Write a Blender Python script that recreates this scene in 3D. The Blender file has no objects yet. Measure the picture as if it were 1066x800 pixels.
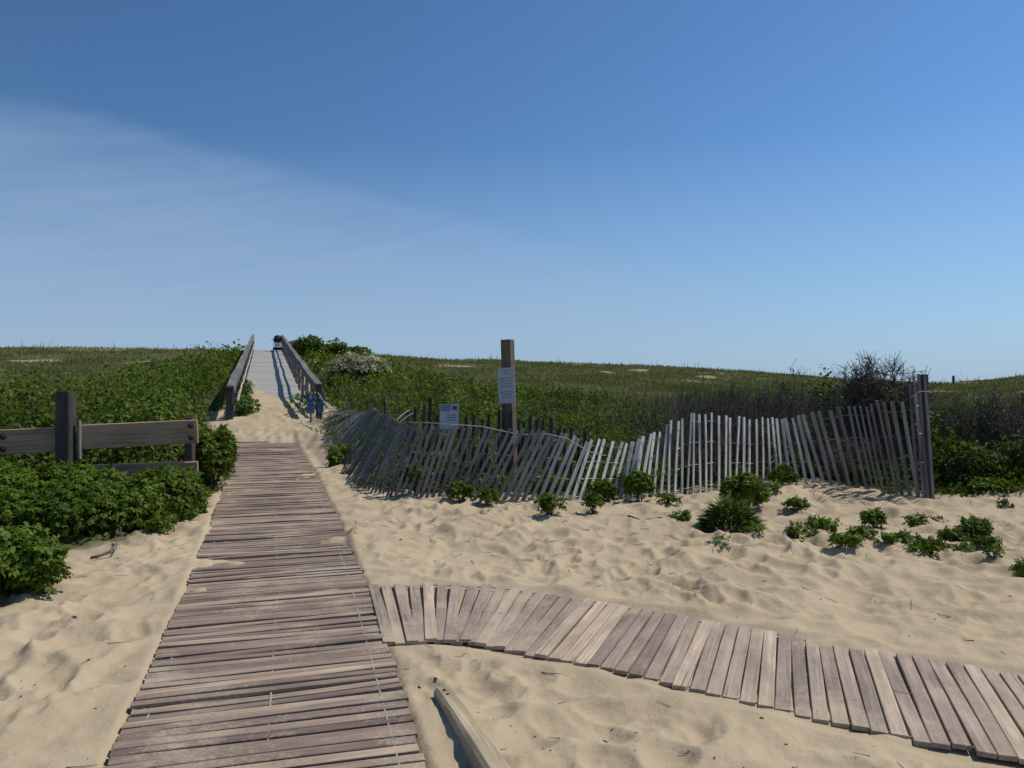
import bpy, math, random
import numpy as np

random.seed(7)
rng = np.random.default_rng(11)
C = bpy.context.scene.collection
R = math.radians
F = 784.0            # focal length in pixels of the photograph
CAMH = 1.6
SLOPE = 22.0 / F     # the sand rises gently away from the viewer


def P(px, py, d):
    """a point seen at photo pixel px, py and lying d metres ahead"""
    return np.array(((px - 533.0) / F * d, d, CAMH - (py - 400.0) / F * d))


def G(px, py):
    """the point of the sand plane seen at photo pixel px, py"""
    d = F * CAMH / (py - 378.0)
    return np.array(((px - 533.0) / F * d, d, SLOPE * d))


# ------------------------------------------------------------------ noise
def _hash(ix, iy, seed):
    h = (ix.astype(np.int64) * 374761393 + iy.astype(np.int64) * 668265263 + seed * 974711) & 0xFFFFFFFF
    h = ((h ^ (h >> 13)) * 1274126177) & 0xFFFFFFFF
    h = (h ^ (h >> 16)) & 0xFFFFFFFF
    return h.astype(np.float64) / 4294967296.0


def pn(x, y, seed=0):
    x = np.asarray(x, float); y = np.asarray(y, float)
    x0 = np.floor(x); y0 = np.floor(y)
    fx = x - x0; fy = y - y0
    ux = fx * fx * fx * (fx * (fx * 6 - 15) + 10); uy = fy * fy * fy * (fy * (fy * 6 - 15) + 10)

    def g(dx, dy):
        a = _hash(x0 + dx, y0 + dy, seed) * 2 * math.pi
        return np.cos(a) * (fx - dx) + np.sin(a) * (fy - dy)
    a = g(0, 0) * (1 - ux) + g(1, 0) * ux
    b = g(0, 1) * (1 - ux) + g(1, 1) * ux
    return (a * (1 - uy) + b * uy) * 1.5


def fbm(x, y, seed=0, octs=3):
    s = 0; a = 1.0; f = 1.0
    for o in range(octs):
        s = s + a * pn(x * f + o * 17.3, y * f - o * 9.1, seed + o); a *= 0.5; f *= 2.03
    return s


def sstep(a, b, x):
    t = np.clip((x - a) / (b - a), 0, 1)
    return t * t * (3 - 2 * t)


def dimples(x, y, cell, seed, dens=0.8):
    cx = np.floor(x / cell); cy = np.floor(y / cell)
    s = np.zeros_like(x)
    for i in (-1, 0, 1):
        for j in (-1, 0, 1):
            gx = cx + i; gy = cy + j
            px = (gx + _hash(gx, gy, seed)) * cell; py = (gy + _hash(gx, gy, seed + 1)) * cell
            an = _hash(gx, gy, seed + 2) * math.pi
            on = _hash(gx, gy, seed + 3) < dens
            rr = cell * (0.26 + 0.34 * _hash(gx, gy, seed + 4))
            dx = x - px; dy = y - py
            a = (np.cos(an) * dx + np.sin(an) * dy) / (rr * 1.35); b = (-np.sin(an) * dx + np.cos(an) * dy) / (rr * 0.8)
            r2 = a * a + b * b
            r = np.sqrt(r2)
            s += np.where(on, (-np.exp(-r2 * 1.3) + 0.42 * np.exp(-((r - 1.15) / 0.33) ** 2)) * (0.5 + 0.6 * _hash(gx, gy, seed + 5)), 0)
    return s


def bowls(x, y, cell, seed, soft=0.10):
    """trodden sand: shallow bowls that meet in sharp ridges"""
    cx = np.floor(x / cell); cy = np.floor(y / cell)
    acc = np.zeros_like(x)
    for i in (-1, 0, 1):
        for j in (-1, 0, 1):
            gx = cx + i; gy = cy + j
            px = (gx + _hash(gx, gy, seed)) * cell; py = (gy + _hash(gx, gy, seed + 1)) * cell
            an = _hash(gx, gy, seed + 2) * math.pi; el = 1.0 + 0.7 * _hash(gx, gy, seed + 3)
            dx = (x - px) / cell; dy = (y - py) / cell
            a = (np.cos(an) * dx + np.sin(an) * dy) / el; b = (-np.sin(an) * dx + np.cos(an) * dy)
            d = a * a + b * b + 0.14 * _hash(gx, gy, seed + 4)
            acc += np.exp(-d / soft)
    return np.clip(-soft * np.log(acc + 1e-9), -0.2, 0.9)


# ------------------------------------------------------------------ paths
MAIN = np.array([(1.2, -0.44), (2.0, -0.685), (2.97, -0.968), (3.9, -1.24), (5.08, -1.585), (6.9, -2.16), (7.74, -2.43), (9.4, -2.98), (11.2, -3.60), (13.3, -4.33), (15.2, -5.00)])
MAIN = np.stack([MAIN[:, 1], MAIN[:, 0]], 1)
PAIRS = [((388, 613), (405, 675)), ((415, 611), (434, 673)), ((440, 610), (447, 673)), ((465, 611), (460, 672)), ((488, 612), (474, 672)), ((514, 614), (489, 672)),
         ((538, 616), (502, 674)), ((563, 619), (514, 676)), ((587, 624), (537, 681)), ((600, 627), (549, 684)), ((640, 633), (592, 692)), ((690, 641), (649, 705)),
         ((735, 650), (710, 719)), ((781, 659), (765, 731)), ((827, 667), (830, 745)), ((862, 675), (884, 757)), ((912, 687), (940, 769)), ((977, 696), (1024, 785)),
         ((1010, 699), (1068, 794)), ((1060, 707), (1135, 812)), ((1130, 720), (1230, 835)), ((1220, 738), (1350, 865))]
SA = np.array([G(*a)[:2] for a, b in PAIRS]); SB = np.array([G(*b)[:2] for a, b in PAIRS])
SMID = (SA + SB) / 2
RAMP0 = np.array((-5.345, 17.0)); RD = np.array((-0.3125, 0.9499)); RN = np.array((0.9499, 0.3125))
RLEN = 36.8


def deck_z(s):
    return 0.55 + np.asarray(s) * 0.0924


def dist_poly(x, y, pts):
    best = np.full(x.shape, 1e9)
    for a, b in zip(pts[:-1], pts[1:]):
        d = b - a; L2 = d @ d
        t = np.clip(((x - a[0]) * d[0] + (y - a[1]) * d[1]) / L2, 0, 1)
        best = np.minimum(best, (x - a[0] - t * d[0]) ** 2 + (y - a[1] - t * d[1]) ** 2)
    return np.sqrt(best)


SKY = np.array([(-900, 372), (-300, 364), (0, 362.5), (150, 363), (220, 365), (262, 368), (300, 366), (420, 372), (530, 376), (720, 383.5), (850, 393), (930, 398.5), (985, 400), (1030, 396), (1066, 392), (1200, 386), (1900, 386)], float)


def macro(x, y):
    """height of the ground without footprints"""
    x = np.asarray(x, float); y = np.asarray(y, float)
    yy = np.maximum(y, 1.0)
    px = 533 + F * np.clip(x / yy, -2, 2)
    plane = SLOPE * np.clip(y, -5, 60)
    yc = 52 + 8 * sstep(300, 430, px)
    yf = 15 - 5.2 * sstep(300, 360, px) + 1.0 * sstep(900, 1200, px)
    zc = CAMH + (400 - np.interp(px, SKY[:, 0], SKY[:, 1])) / F * yc
    z0 = SLOPE * yf
    t = (y - yf) / (yc - yf)
    lump = 0.22 * fbm(x * 0.13, y * 0.13, 5, 3)
    hill = z0 + (zc - z0) * np.clip(t, 0, 1) + lump * sstep(0.02, 0.25, t) * (1 - 0.75 * sstep(0.75, 1.0, t))
    fall = sstep(0, 1, (y - yc) / 45.0)
    hill = hill * (1 - fall) + fall * (zc - 2.2) * (1 - sstep(100, 900, y)) - 1.5 * sstep(100, 900, y)
    z = np.where(t > 0, hill, plane)
    # low sand mound at the foot of the fence
    z = z + 0.10 * np.exp(-((x - 3.2) / 0.9) ** 2 - ((y - 8.7) / 0.55) ** 2)
    # the ramp over the dune
    s = (x - RAMP0[0]) * RD[0] + (y - RAMP0[1]) * RD[1]; l = (x - RAMP0[0]) * RN[0] + (y - RAMP0[1]) * RN[1]
    near = (1 - sstep(1.35, 3.2, np.abs(l))) * sstep(-2.2, 0.0, s) * (1 - sstep(RLEN, RLEN + 8, s))
    sb = 7.6 - 2.5 * l + 0.7 * pn(l * 1.3, s * 0.6, 3)
    sand = deck_z(s) + np.maximum(0.22 * (1 - s / np.maximum(sb, 1.0)), -0.16)
    z = z * (1 - near) + near * sand
    return z


def ground(x, y):
    x = np.asarray(x, float); y = np.asarray(y, float)
    z = macro(x, y)
    amp = 1 - sstep(16, 26, y)
    wx = x + 0.10 * pn(x * 2.1, y * 2.1, 41); wy = y + 0.10 * pn(x * 2.1, y * 2.1, 42)
    lo = 0.014 * pn(x * 1.25, y * 1.5, 21)
    b = 0.012 * pn(x * 3.2, y * 3.6, 22) + 0.007 * pn(x * 9, y * 9, 23) + 0.003 * pn(x * 22, y * 22, 29)
    b = b + 0.009 * (0.45 - np.abs(pn(wx * 2.4, wy * 3.0, 24))) + 0.010 * (0.45 - np.abs(pn(wx * 6.0, wy * 6.5, 25)))
    am = (0.50 + 0.6 * sstep(-0.35, 0.35, pn(x * 0.8, y * 0.8, 63))) * (1 - 0.35 * (1 - sstep(-0.3, 0.3, x + 0.32 * y)))
    b = b + am * (0.215 * (bowls(wx, wy, 0.25, 31, 0.016) - 0.10)) + 0.075 * (bowls(wx, wy, 0.115, 37, 0.03) - 0.08) * sstep(-0.2, 0.3, pn(x * 1.3, y * 1.3, 64))
    b = b + 0.026 * dimples(wx, wy, 0.33, 51, 0.55)
    b = b * (0.75 + 0.5 * sstep(-0.3, 0.4, pn(x * 0.35, y * 0.35, 61)))
    dm = dist_poly(x, y, MAIN); ds = dist_poly(x, y, SMID)
    em = dm - 0.60; es = ds - 0.57; e = np.minimum(em, es)
    k = sstep(-0.03, 0.24, e)
    edge = np.where(em < es, 0.024, 0.022) + 0.012 * pn(x * 2.6, y * 2.6, 71)
    floor = np.where(em < es, -0.030, -0.004)
    prof = np.where(e < -0.04, floor, floor + (edge - floor) * sstep(-0.04, 0.05, e)) * (1 - k)
    b = (b + 0.004) * k + lo * sstep(0.0, 0.7, e) + prof
    # sand blown over the planks
    for (dx, dy, rx, ry, h) in DRIFTS:
        b = b + h * np.exp(-((x - dx) / rx) ** 2 - ((y - dy) / ry) ** 2) * (0.8 + 0.5 * pn(x * 6, y * 6, 81))
    return z + b * amp


DRIFTS = []
for (px, py, rx, ry, h) in [(212, 594, 0.42, 0.16, 0.085), (240, 590, 0.26, 0.07, 0.05), (226, 556, 0.24, 0.32, 0.085), (366, 566, 0.34, 0.26, 0.11), (205, 622, 0.18, 0.15, 0.09), (232, 520, 0.2, 0.5, 0.08), (322, 498, 0.25, 0.6, 0.085), (300, 461, 0.5, 0.55, 0.10), (258, 460, 0.6, 0.5, 0.095), (278, 458, 0.7, 0.5, 0.07),
                            (600, 697, 0.30, 0.12, 0.026), (660, 714, 0.40, 0.12, 0.026), (740, 732, 0.40, 0.10, 0.022), (820, 748, 0.3, 0.08, 0.02), (872, 674, 0.24, 0.09, 0.045), (905, 682, 0.18, 0.10, 0.04), (930, 772, 0.3, 0.07, 0.024), (585, 618, 0.4, 0.08, 0.03), (700, 640, 0.5, 0.08, 0.022)]:
    g = G(px, py); DRIFTS.append((g[0], g[1], rx, ry, h))


def on_ground(px, py):
    """where the ray through a photo pixel meets the dune"""
    d = np.linspace(5, 70, 2600); x = (px - 533.0) / F * d; z = CAMH - (py - 400.0) / F * d
    hit = np.nonzero(z < macro(x, d))[0]
    i = hit[0] if len(hit) else len(d) - 1
    return np.array((x[i], d[i], float(z[i])))


def gz(x, y):
    return float(ground(np.array([x]), np.array([y]))[0])


# ------------------------------------------------------------------ node helpers
class NT:
    def __init__(self, tree):
        self.t = tree; self.t.nodes.clear()

    def n(self, typ, inp=None, **kw):
        nd = self.t.nodes.new(typ)
        for k, v in kw.items(): setattr(nd, k, v)
        for k, v in (inp or {}).items():
            if isinstance(v, bpy.types.NodeSocket): self.t.links.new(v, nd.inputs[k])
            else: nd.inputs[k].default_value = v
        return nd

    def noise(self, vec, scale, detail=4, rough=0.55, dist=0.0):
        return self.n('ShaderNodeTexNoise', {'Vector': vec, 'Scale': scale, 'Detail': detail, 'Roughness': rough, 'Distortion': dist}).outputs[0]

    def ramp(self, fac, stops):
        nd = self.n('ShaderNodeValToRGB', {'Fac': fac}); cr = nd.color_ramp
        while len(cr.elements) < len(stops): cr.elements.new(0.5)
        for e, (p, c) in zip(cr.elements, stops):
            e.position = p; e.color = (c, c, c, 1) if not isinstance(c, tuple) else (*c, 1)
        return nd.outputs[0]

    def mix(self, f, a, b, mode='MIX'):
        nd = self.t.nodes.new('ShaderNodeMix'); nd.data_type = 'RGBA'; nd.blend_type = mode
        for i, v in ((0, f), (6, a), (7, b)):
            if isinstance(v, bpy.types.NodeSocket): self.t.links.new(v, nd.inputs[i])
            else: nd.inputs[i].default_value = v if i == 0 else ((*v, 1) if len(v) == 3 else v)
        return nd.outputs[2]

    def math(self, op, a, b=0.0, c=0.0):
        nd = self.t.nodes.new('ShaderNodeMath'); nd.operation = op
        for i, v in enumerate((a, b, c)):
            if isinstance(v, bpy.types.NodeSocket): self.t.links.new(v, nd.inputs[i])
            else: nd.inputs[i].default_value = v
        return nd.outputs[0]

    def mapr(self, v, a, b, c, d):
        return self.n('ShaderNodeMapRange', {'Value': v, 'From Min': a, 'From Max': b, 'To Min': c, 'To Max': d}).outputs[0]

    def attr(self, name, out='Fac'):
        return self.n('ShaderNodeAttribute', attribute_name=name).outputs[out]


def new_mat(name):
    m = bpy.data.materials.new(name); m.use_nodes = True
    return m, NT(m.node_tree)


def finish(nt, bsdf, bump=None, strength=0.3, dist=0.01):
    if bump is not None:
        b = nt.n('ShaderNodeBump', {'Height': bump, 'Strength': strength, 'Distance': dist})
        nt.t.links.new(b.outputs[0], bsdf.inputs['Normal'])
    o = nt.n('ShaderNodeOutputMaterial'); nt.t.links.new(bsdf.outputs[0], o.inputs[0])


def plain(name, col, rough=0.6, metal=0.0, var=0.25, scale=20):
    m, nt = new_mat(name)
    tc = nt.n('ShaderNodeTexCoord').outputs['Object']
    f = nt.noise(tc, scale)
    c = nt.mix(nt.math('MULTIPLY', f, var), col, tuple(x * 0.35 for x in col))
    b = nt.n('ShaderNodeBsdfPrincipled', {'Base Color': c, 'Roughness': rough, 'Metallic': metal})
    finish(nt, b, f, 0.1, 0.005)
    return m


def wood(name, dark, light, tint=0.5, sand=0.0, sandcol=(0.42, 0.345, 0.235), rough=0.8, crack=0.5, knots=0.0):
    """weathered wood; the UV map runs along each board in metres, 'tint' differs per board"""
    m, nt = new_mat(name)
    uv = nt.n('ShaderNodeUVMap', uv_map='grain').outputs[0]
    st = nt.n('ShaderNodeMapping', {'Vector': uv, 'Scale': (1.6, 38, 1)}).outputs[0]
    st2 = nt.n('ShaderNodeMapping', {'Vector': uv, 'Scale': (5, 220, 1)}).outputs[0]
    f1 = nt.noise(st, 1.0, 5, 0.6, 0.6); f2 = nt.noise(st2, 1.0, 3, 0.6)
    f3 = nt.noise(nt.n('ShaderNodeMapping', {'Vector': uv, 'Scale': (2.2, 5, 1)}).outputs[0], 1.0, 4, 0.6)
    t = nt.attr('tint')
    f = nt.math('ADD', nt.math('MULTIPLY', f1, 0.75), nt.math('MULTIPLY', f2, 0.35))
    f = nt.mapr(f, 0.3, 0.8, 0, 1)
    c = nt.mix(f, dark, light)
    k = nt.math('ADD', nt.math('MULTIPLY', t, tint), 1 - tint * 0.5)
    c = nt.mix(1.0, c, nt.n('ShaderNodeCombineColor', {0: k, 1: k, 2: nt.math('MULTIPLY', k, nt.mapr(t, 0, 1, 1.06, 0.94))}).outputs[0], 'MULTIPLY')
    st = nt.mapr(f3, 0.35, 0.65, 0.72, 1.12)
    c = nt.mix(1.0, c, nt.n('ShaderNodeCombineColor', {0: st, 1: st, 2: st}).outputs[0], 'MULTIPLY')
    cr = nt.ramp(nt.noise(nt.n('ShaderNodeMapping', {'Vector': uv, 'Scale': (1.1, 70, 1)}).outputs[0], 1.0, 2, 0.5, 0.4), [(0.30, 1.0), (0.37, 0.0)])
    c = nt.mix(nt.math('MULTIPLY', cr, crack), c, tuple(x * 0.25 for x in dark))
    if sand > 0:
        pos = nt.n('ShaderNodeNewGeometry').outputs['Position']
        nz = nt.noise(pos, 2.3, 6, 0.65); nz2 = nt.noise(pos, 60, 3, 0.6)
        s = nt.math('ADD', nz, nt.math('MULTIPLY', nt.math('SUBTRACT', nz2, 0.5), 0.35))
        s = nt.math('ADD', s, nt.math('MULTIPLY', nt.math('SUBTRACT', f1, 0.5), -0.35))
        s = nt.ramp(s, [(0.50, 0.0), (0.72, 1.0)])
        c = nt.mix(nt.math('MULTIPLY', s, sand), c, sandcol)
    b = nt.n('ShaderNodeBsdfPrincipled', {'Base Color': c, 'Roughness': rough})
    b.inputs['Specular IOR Level'].default_value = 0.25
    finish(nt, b, f, 0.35, 0.004)
    return m


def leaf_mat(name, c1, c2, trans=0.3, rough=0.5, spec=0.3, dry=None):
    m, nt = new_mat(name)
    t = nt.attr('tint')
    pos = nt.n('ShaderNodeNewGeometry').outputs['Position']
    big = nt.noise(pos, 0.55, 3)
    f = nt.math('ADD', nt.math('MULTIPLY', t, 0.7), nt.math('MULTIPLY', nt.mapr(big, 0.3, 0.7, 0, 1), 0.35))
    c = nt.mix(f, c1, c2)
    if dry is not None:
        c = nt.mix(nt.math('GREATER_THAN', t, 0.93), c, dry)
    b = nt.n('ShaderNodeBsdfPrincipled', {'Base Color': c, 'Roughness': rough})
    b.inputs['Specular IOR Level'].default_value = spec
    c2_ = nt.mix(1.0, c, (1.25, 1.35, 0.55), 'MULTIPLY')
    tr = nt.n('ShaderNodeBsdfTranslucent', {'Color': c2_})
    mx = nt.n('ShaderNodeMixShader', {0: trans, 1: b.outputs[0], 2: tr.outputs[0]})
    o = nt.n('ShaderNodeOutputMaterial'); nt.t.links.new(mx.outputs[0], o.inputs[0])
    return m


# ------------------------------------------------------------------ mesh builders
def np_mesh(name, V, faces, mat, tint=None, uv=None, parent=None, smooth=False):
    """V (n,3); faces (m,k) all with k corners, or a list of tuples"""
    me = bpy.data.meshes.new(name)
    V = np.asarray(V, np.float32)
    if isinstance(faces, np.ndarray):
        m, k = faces.shape
        me.vertices.add(len(V)); me.vertices.foreach_set('co', V.ravel())
        me.loops.add(m * k); me.loops.foreach_set('vertex_index', faces.astype(np.int32).ravel())
        me.polygons.add(m); me.polygons.foreach_set('loop_start', np.arange(0, m * k, k, dtype=np.int32))
        me.update(calc_edges=True)
    else:
        me.from_pydata([tuple(map(float, v)) for v in V], [], faces)
    if tint is not None:
        a = me.attributes.new('tint', 'FLOAT', 'POINT'); a.data.foreach_set('value', np.asarray(tint, np.float32))
    if uv is not None:
        l = me.uv_layers.new(name='grain')
        li = np.empty(len(me.loops), np.int32); me.loops.foreach_get('vertex_index', li)
        l.data.foreach_set('uv', np.asarray(uv, np.float32)[li].ravel())
    if smooth:
        me.polygons.foreach_set('use_smooth', np.ones(len(me.polygons), bool))
    me.materials.append(mat)
    o = bpy.data.objects.new(name, me); C.objects.link(o)
    if parent is not None: o.parent = parent
    return o


def unit(v):
    v = np.asarray(v, float)
    return v / (np.linalg.norm(v, axis=-1, keepdims=True) + 1e-12)


class MB:
    """collects boards, tubes and blocks; positions are relative to the origin given"""
    def __init__(self, origin=(0, 0, 0)):
        self.v = []; self.f = []; self.t = []; self.uv = []; self.o = np.array(origin, float); self.n = 0

    def _add(self, V, Fs, tint, uv):
        V = np.asarray(V, float) - self.o
        self.v.append(V); self.f += [tuple(i + self.n for i in f) for f in Fs]
        self.t.append(np.full(len(V), tint)); self.uv.append(np.asarray(uv, float)); self.n += len(V)

    def board(self, a, b, side, up, W, T, tint=0.5, ch=0.004, segs=1, bow=0.0, taper=1.0, twist=0.0):
        """a board from a to b (centre line of its top face), W wide along side, T thick below"""
        a = np.array(a, float); b = np.array(b, float); ax = unit(b - a)
        side = unit(np.array(side, float) - ax * np.dot(side, ax)); upv = unit(np.cross(side, ax))
        if np.dot(upv, up) < 0: upv = -upv
        prof = [(-.5, -T), (.5, -T), (.5, -ch), (.5 - ch / W, 0), (-.5 + ch / W, 0), (-.5, -ch)]
        V = []; uv = []; ou, ov = random.random() * 50, random.random() * 50
        L = np.linalg.norm(b - a)
        for i in range(segs + 1):
            s = i / segs; c = a + (b - a) * s + upv * bow * math.sin(math.pi * s)
            tw = twist * (s - .5); sd = side * math.cos(tw) + upv * math.sin(tw); u2 = upv * math.cos(tw) - side * math.sin(tw)
            w = W * (1 + (taper - 1) * s)
            for (q, h) in prof:
                V.append(c + sd * q * w + u2 * h); uv.append((ou + s * L, ov + q * w + h))
        Fs = []
        for i in range(segs):
            for j in range(6):
                Fs.append((i * 6 + j, i * 6 + (j + 1) % 6, (i + 1) * 6 + (j + 1) % 6, (i + 1) * 6 + j))
        Fs.append(tuple(range(5, -1, -1))); Fs.append(tuple(segs * 6 + j for j in range(6)))
        self._add(V, Fs, tint, uv)

    def tube(self, pts, r, sides=6, tint=0.5, r1=None):
        pts = np.asarray(pts, float); n = len(pts); r1 = r if r1 is None else r1
        tg = unit(np.gradient(pts, axis=0)); ref = np.array((0, 0, 1.0)) if abs(tg[0][2]) < .9 else np.array((1.0, 0, 0))
        V = []; uv = []; ou = random.random() * 50
        x = None; run = 0
        for i in range(n):
            x = unit(np.cross(tg[i], ref)) if x is None else unit(x - tg[i] * np.dot(x, tg[i]))
            y = np.cross(tg[i], x); rad = r + (r1 - r) * i / max(n - 1, 1)
            if i: run += np.linalg.norm(pts[i] - pts[i - 1])
            for j in range(sides):
                an = 2 * math.pi * j / sides
                V.append(pts[i] + (x * math.cos(an) + y * math.sin(an)) * rad); uv.append((ou + run, j / sides * 6.28 * rad))
        Fs = [(i * sides + j, i * sides + (j + 1) % sides, (i + 1) * sides + (j + 1) % sides, (i + 1) * sides + j) for i in range(n - 1) for j in range(sides)]
        Fs.append(tuple(range(sides - 1, -1, -1))); Fs.append(tuple((n - 1) * sides + j for j in range(sides)))
        self._add(V, Fs, tint, uv)

    def lathe(self, c, axis, prof, sides=16, tint=0.5):
        """profile of (along axis, radius)"""
        c = np.array(c, float); axis = unit(axis); ref = np.array((0, 0, 1.0)) if abs(axis[2]) < .9 else np.array((1.0, 0, 0))
        x = unit(np.cross(axis, ref)); y = np.cross(axis, x); V = []; uv = []
        for (h, rr) in prof:
            for j in range(sides):
                an = 2 * math.pi * j / sides
                V.append(c + axis * h + (x * math.cos(an) + y * math.sin(an)) * max(rr, 1e-4)); uv.append((h, an * rr))
        n = len(prof)
        Fs = [(i * sides + j, i * sides + (j + 1) % sides, (i + 1) * sides + (j + 1) % sides, (i + 1) * sides + j) for i in range(n - 1) for j in range(sides)]
        self._add(V, Fs, tint, uv)

    def build(self, name, mat, parent=None, smooth=False):
        o = np_mesh(name, np.concatenate(self.v), self.f, mat, np.concatenate(self.t), np.concatenate(self.uv), parent, smooth)
        if parent is None: o.location = self.o
        return o


def thing(name, label, cat, loc, group=None):
    o = bpy.data.objects.new(name, None); C.objects.link(o); o.location = tuple(float(v) for v in loc)
    o.empty_display_size = 0.1
    tag(o, label, cat, group)
    return o


def tag(o, label=None, cat=None, group=None, kind=None):
    if label: o['label'] = label
    if cat: o['category'] = cat
    if group: o['group'] = group
    if kind: o['kind'] = kind
    return o


# ---- leaf templates: a leaf lies along +Y from the origin, its face up +Z
LEAF4 = (np.array([(0, 0, 0), (-.33, .45, .06), (0, 1, -.06), (.33, .45, .06)], float), np.array([(0, 3, 2, 1)]))
LEAF6 = (np.array([(0, 0, 0), (-.30, .30, .07), (-.27, .70, .05), (0, 1, -.08), (.27, .70, .05), (.30, .30, .07), ], float), np.array([(0, 3, 2, 1), (0, 5, 4, 3)]))


def sprig_template(n=5, wide=1.0):
    """a compound rose leaf"""
    V = []; Fs = []
    for i in range(n):
        if i == n - 1: org = np.array((0, .62, 0)); an = 0
        else:
            k = i // 2; org = np.array((0, .18 + .24 * k, 0)); an = (1 if i % 2 else -1) * R(62)
        v, f = LEAF6
        v = v * np.array((.46 * wide, .42, .45))
        ca, sa = math.cos(an), math.sin(an)
        v = np.stack([v[:, 0] * ca - v[:, 1] * sa, v[:, 0] * sa + v[:, 1] * ca, v[:, 2] - .10 * abs(an) * (v[:, 1] > .2)], 1) + org
        v[:, 2] -= .18 * v[:, 1] ** 2
        Fs.append(f + len(V) * 6); V.append(v)
    return np.concatenate(V), np.concatenate(Fs)


SPRIG = sprig_template()
BLADE = (np.array([(-.5, 0, 0), (.5, 0, 0), (-.4, .03, .5), (.4, .03, .5), (-.06, .2, 1), (.06, .2, 1)], float), np.array([(0, 1, 3, 2), (2, 3, 5, 4)]))


def scatter(name, Pn, nrm, sc, tint, tmpl, mat, parent=None, fwd=None, sc_x=None):
    tv, tf = tmpl; N = len(Pn); k = len(tv)
    z = unit(nrm)
    f = rng.normal(size=(N, 3)) if fwd is None else fwd
    y = unit(f - z * np.sum(f * z, 1, keepdims=True)); x = np.cross(y, z)
    sc = np.asarray(sc, float).reshape(N, 1, 1)
    sx = sc if sc_x is None else np.asarray(sc_x, float).reshape(N, 1, 1)
    V = Pn[:, None, :] + sx * tv[None, :, 0:1] * x[:, None, :] + sc * (tv[None, :, 1:2] * y[:, None, :] + tv[None, :, 2:3] * z[:, None, :])
    Fs = (tf[None] + (np.arange(N) * k)[:, None, None]).reshape(-1, tf.shape[1])
    return np_mesh(name, V.reshape(-1, 3), Fs, mat, np.repeat(tint, k), None, parent)


# ------------------------------------------------------------------ materials
SANDC = (0.44, 0.345, 0.215)
M = {}
M['grey_plank'] = wood('walkway wood', (0.14, 0.098, 0.072), (0.40, 0.298, 0.226), 0.8, 0.95)
M['path_plank'] = wood('side walkway wood', (0.20, 0.148, 0.112), (0.48, 0.375, 0.288), 0.75, 1.0)
M['ramp_plank'] = wood('ramp deck wood', (0.27, 0.26, 0.24), (0.43, 0.415, 0.385), 0.25, 0.25)
M['rail'] = wood('rail wood', (0.09, 0.083, 0.075), (0.25, 0.235, 0.215), 0.4)
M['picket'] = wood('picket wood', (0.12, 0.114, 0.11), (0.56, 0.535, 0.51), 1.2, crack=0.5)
M['picket_dark'] = wood('old picket wood', (0.022, 0.021, 0.021), (0.075, 0.07, 0.068), 0.5)
M['timber'] = wood('timber brown', (0.20, 0.122, 0.072), (0.52, 0.345, 0.22), 0.4)
M['post_dark'] = wood('post dark', (0.026, 0.021, 0.018), (0.115, 0.096, 0.082), 0.4, crack=0.9)
M['sign_post'] = wood('sign post wood', (0.075, 0.052, 0.034), (0.22, 0.17, 0.125), 0.4)
M['driftwood'] = wood('drift timber', (0.22, 0.165, 0.105), (0.52, 0.42, 0.28), 0.2, 0.8, crack=0.9)
M['wire'] = plain('galvanised wire', (0.22, 0.22, 0.22), 0.5, 0.6)
M['rope'] = plain('pale rope', (0.36, 0.34, 0.30), 0.9)
M['steel'] = plain('bolt steel', (0.55, 0.55, 0.55), 0.35, 0.9)
M['rust'] = plain('bolt rust', (0.05, 0.028, 0.018), 0.8, 0.3)
M['sign'] = plain('sign panel', (0.36, 0.40, 0.44), 0.5, 0, 0.3, 9)
M['ink'] = plain('sign print', (0.16, 0.18, 0.20), 0.7)
M['navy'] = plain('sign header', (0.035, 0.05, 0.10), 0.6)
M['blue'] = plain('blue sign', (0.02, 0.06, 0.19), 0.5)
M['paleblue'] = plain('pale blue sign', (0.10, 0.17, 0.27), 0.5)
M['white'] = plain('white print', (0.75, 0.76, 0.78), 0.5)
M['black'] = plain('black fabric', (0.012, 0.012, 0.014), 0.8)
M['rubber'] = plain('black rubber', (0.015, 0.015, 0.015), 0.7)
M['stake'] = plain('black stake', (0.012, 0.012, 0.012), 0.6)
M['twig'] = plain('twig bark', (0.080, 0.063, 0.052), 0.9)
M['twig_grey'] = plain('dry grey twig', (0.13, 0.115, 0.10), 0.9)
M['wrack'] = plain('dry seaweed', (0.03, 0.022, 0.016), 0.9)
M['rose'] = leaf_mat('rose leaf', (0.030, 0.058, 0.005), (0.145, 0.21, 0.024), 0.28, 0.5, 0.12)
M['rose_bright'] = leaf_mat('young rose leaf', (0.035, 0.070, 0.010), (0.10, 0.17, 0.03), 0.3, 0.5, 0.25)
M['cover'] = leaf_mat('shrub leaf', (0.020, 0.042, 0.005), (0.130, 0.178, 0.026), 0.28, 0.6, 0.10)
M['dark_leaf'] = leaf_mat('dark shrub leaf', (0.018, 0.032, 0.006), (0.085, 0.115, 0.020), 0.25, 0.6, 0.15)
M['grass'] = leaf_mat('beach grass', (0.085, 0.10, 0.032), (0.25, 0.24, 0.105), 0.25, 0.7, 0.1, dry=(0.30, 0.255, 0.14))
M['golden_leaf'] = leaf_mat('strap leaf', (0.035, 0.065, 0.010), (0.15, 0.20, 0.045), 0.25, 0.5, 0.25)
M['cream'] = leaf_mat('cream blossom', (0.30, 0.28, 0.17), (0.58, 0.54, 0.38), 0.2, 0.8, 0.1)


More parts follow.
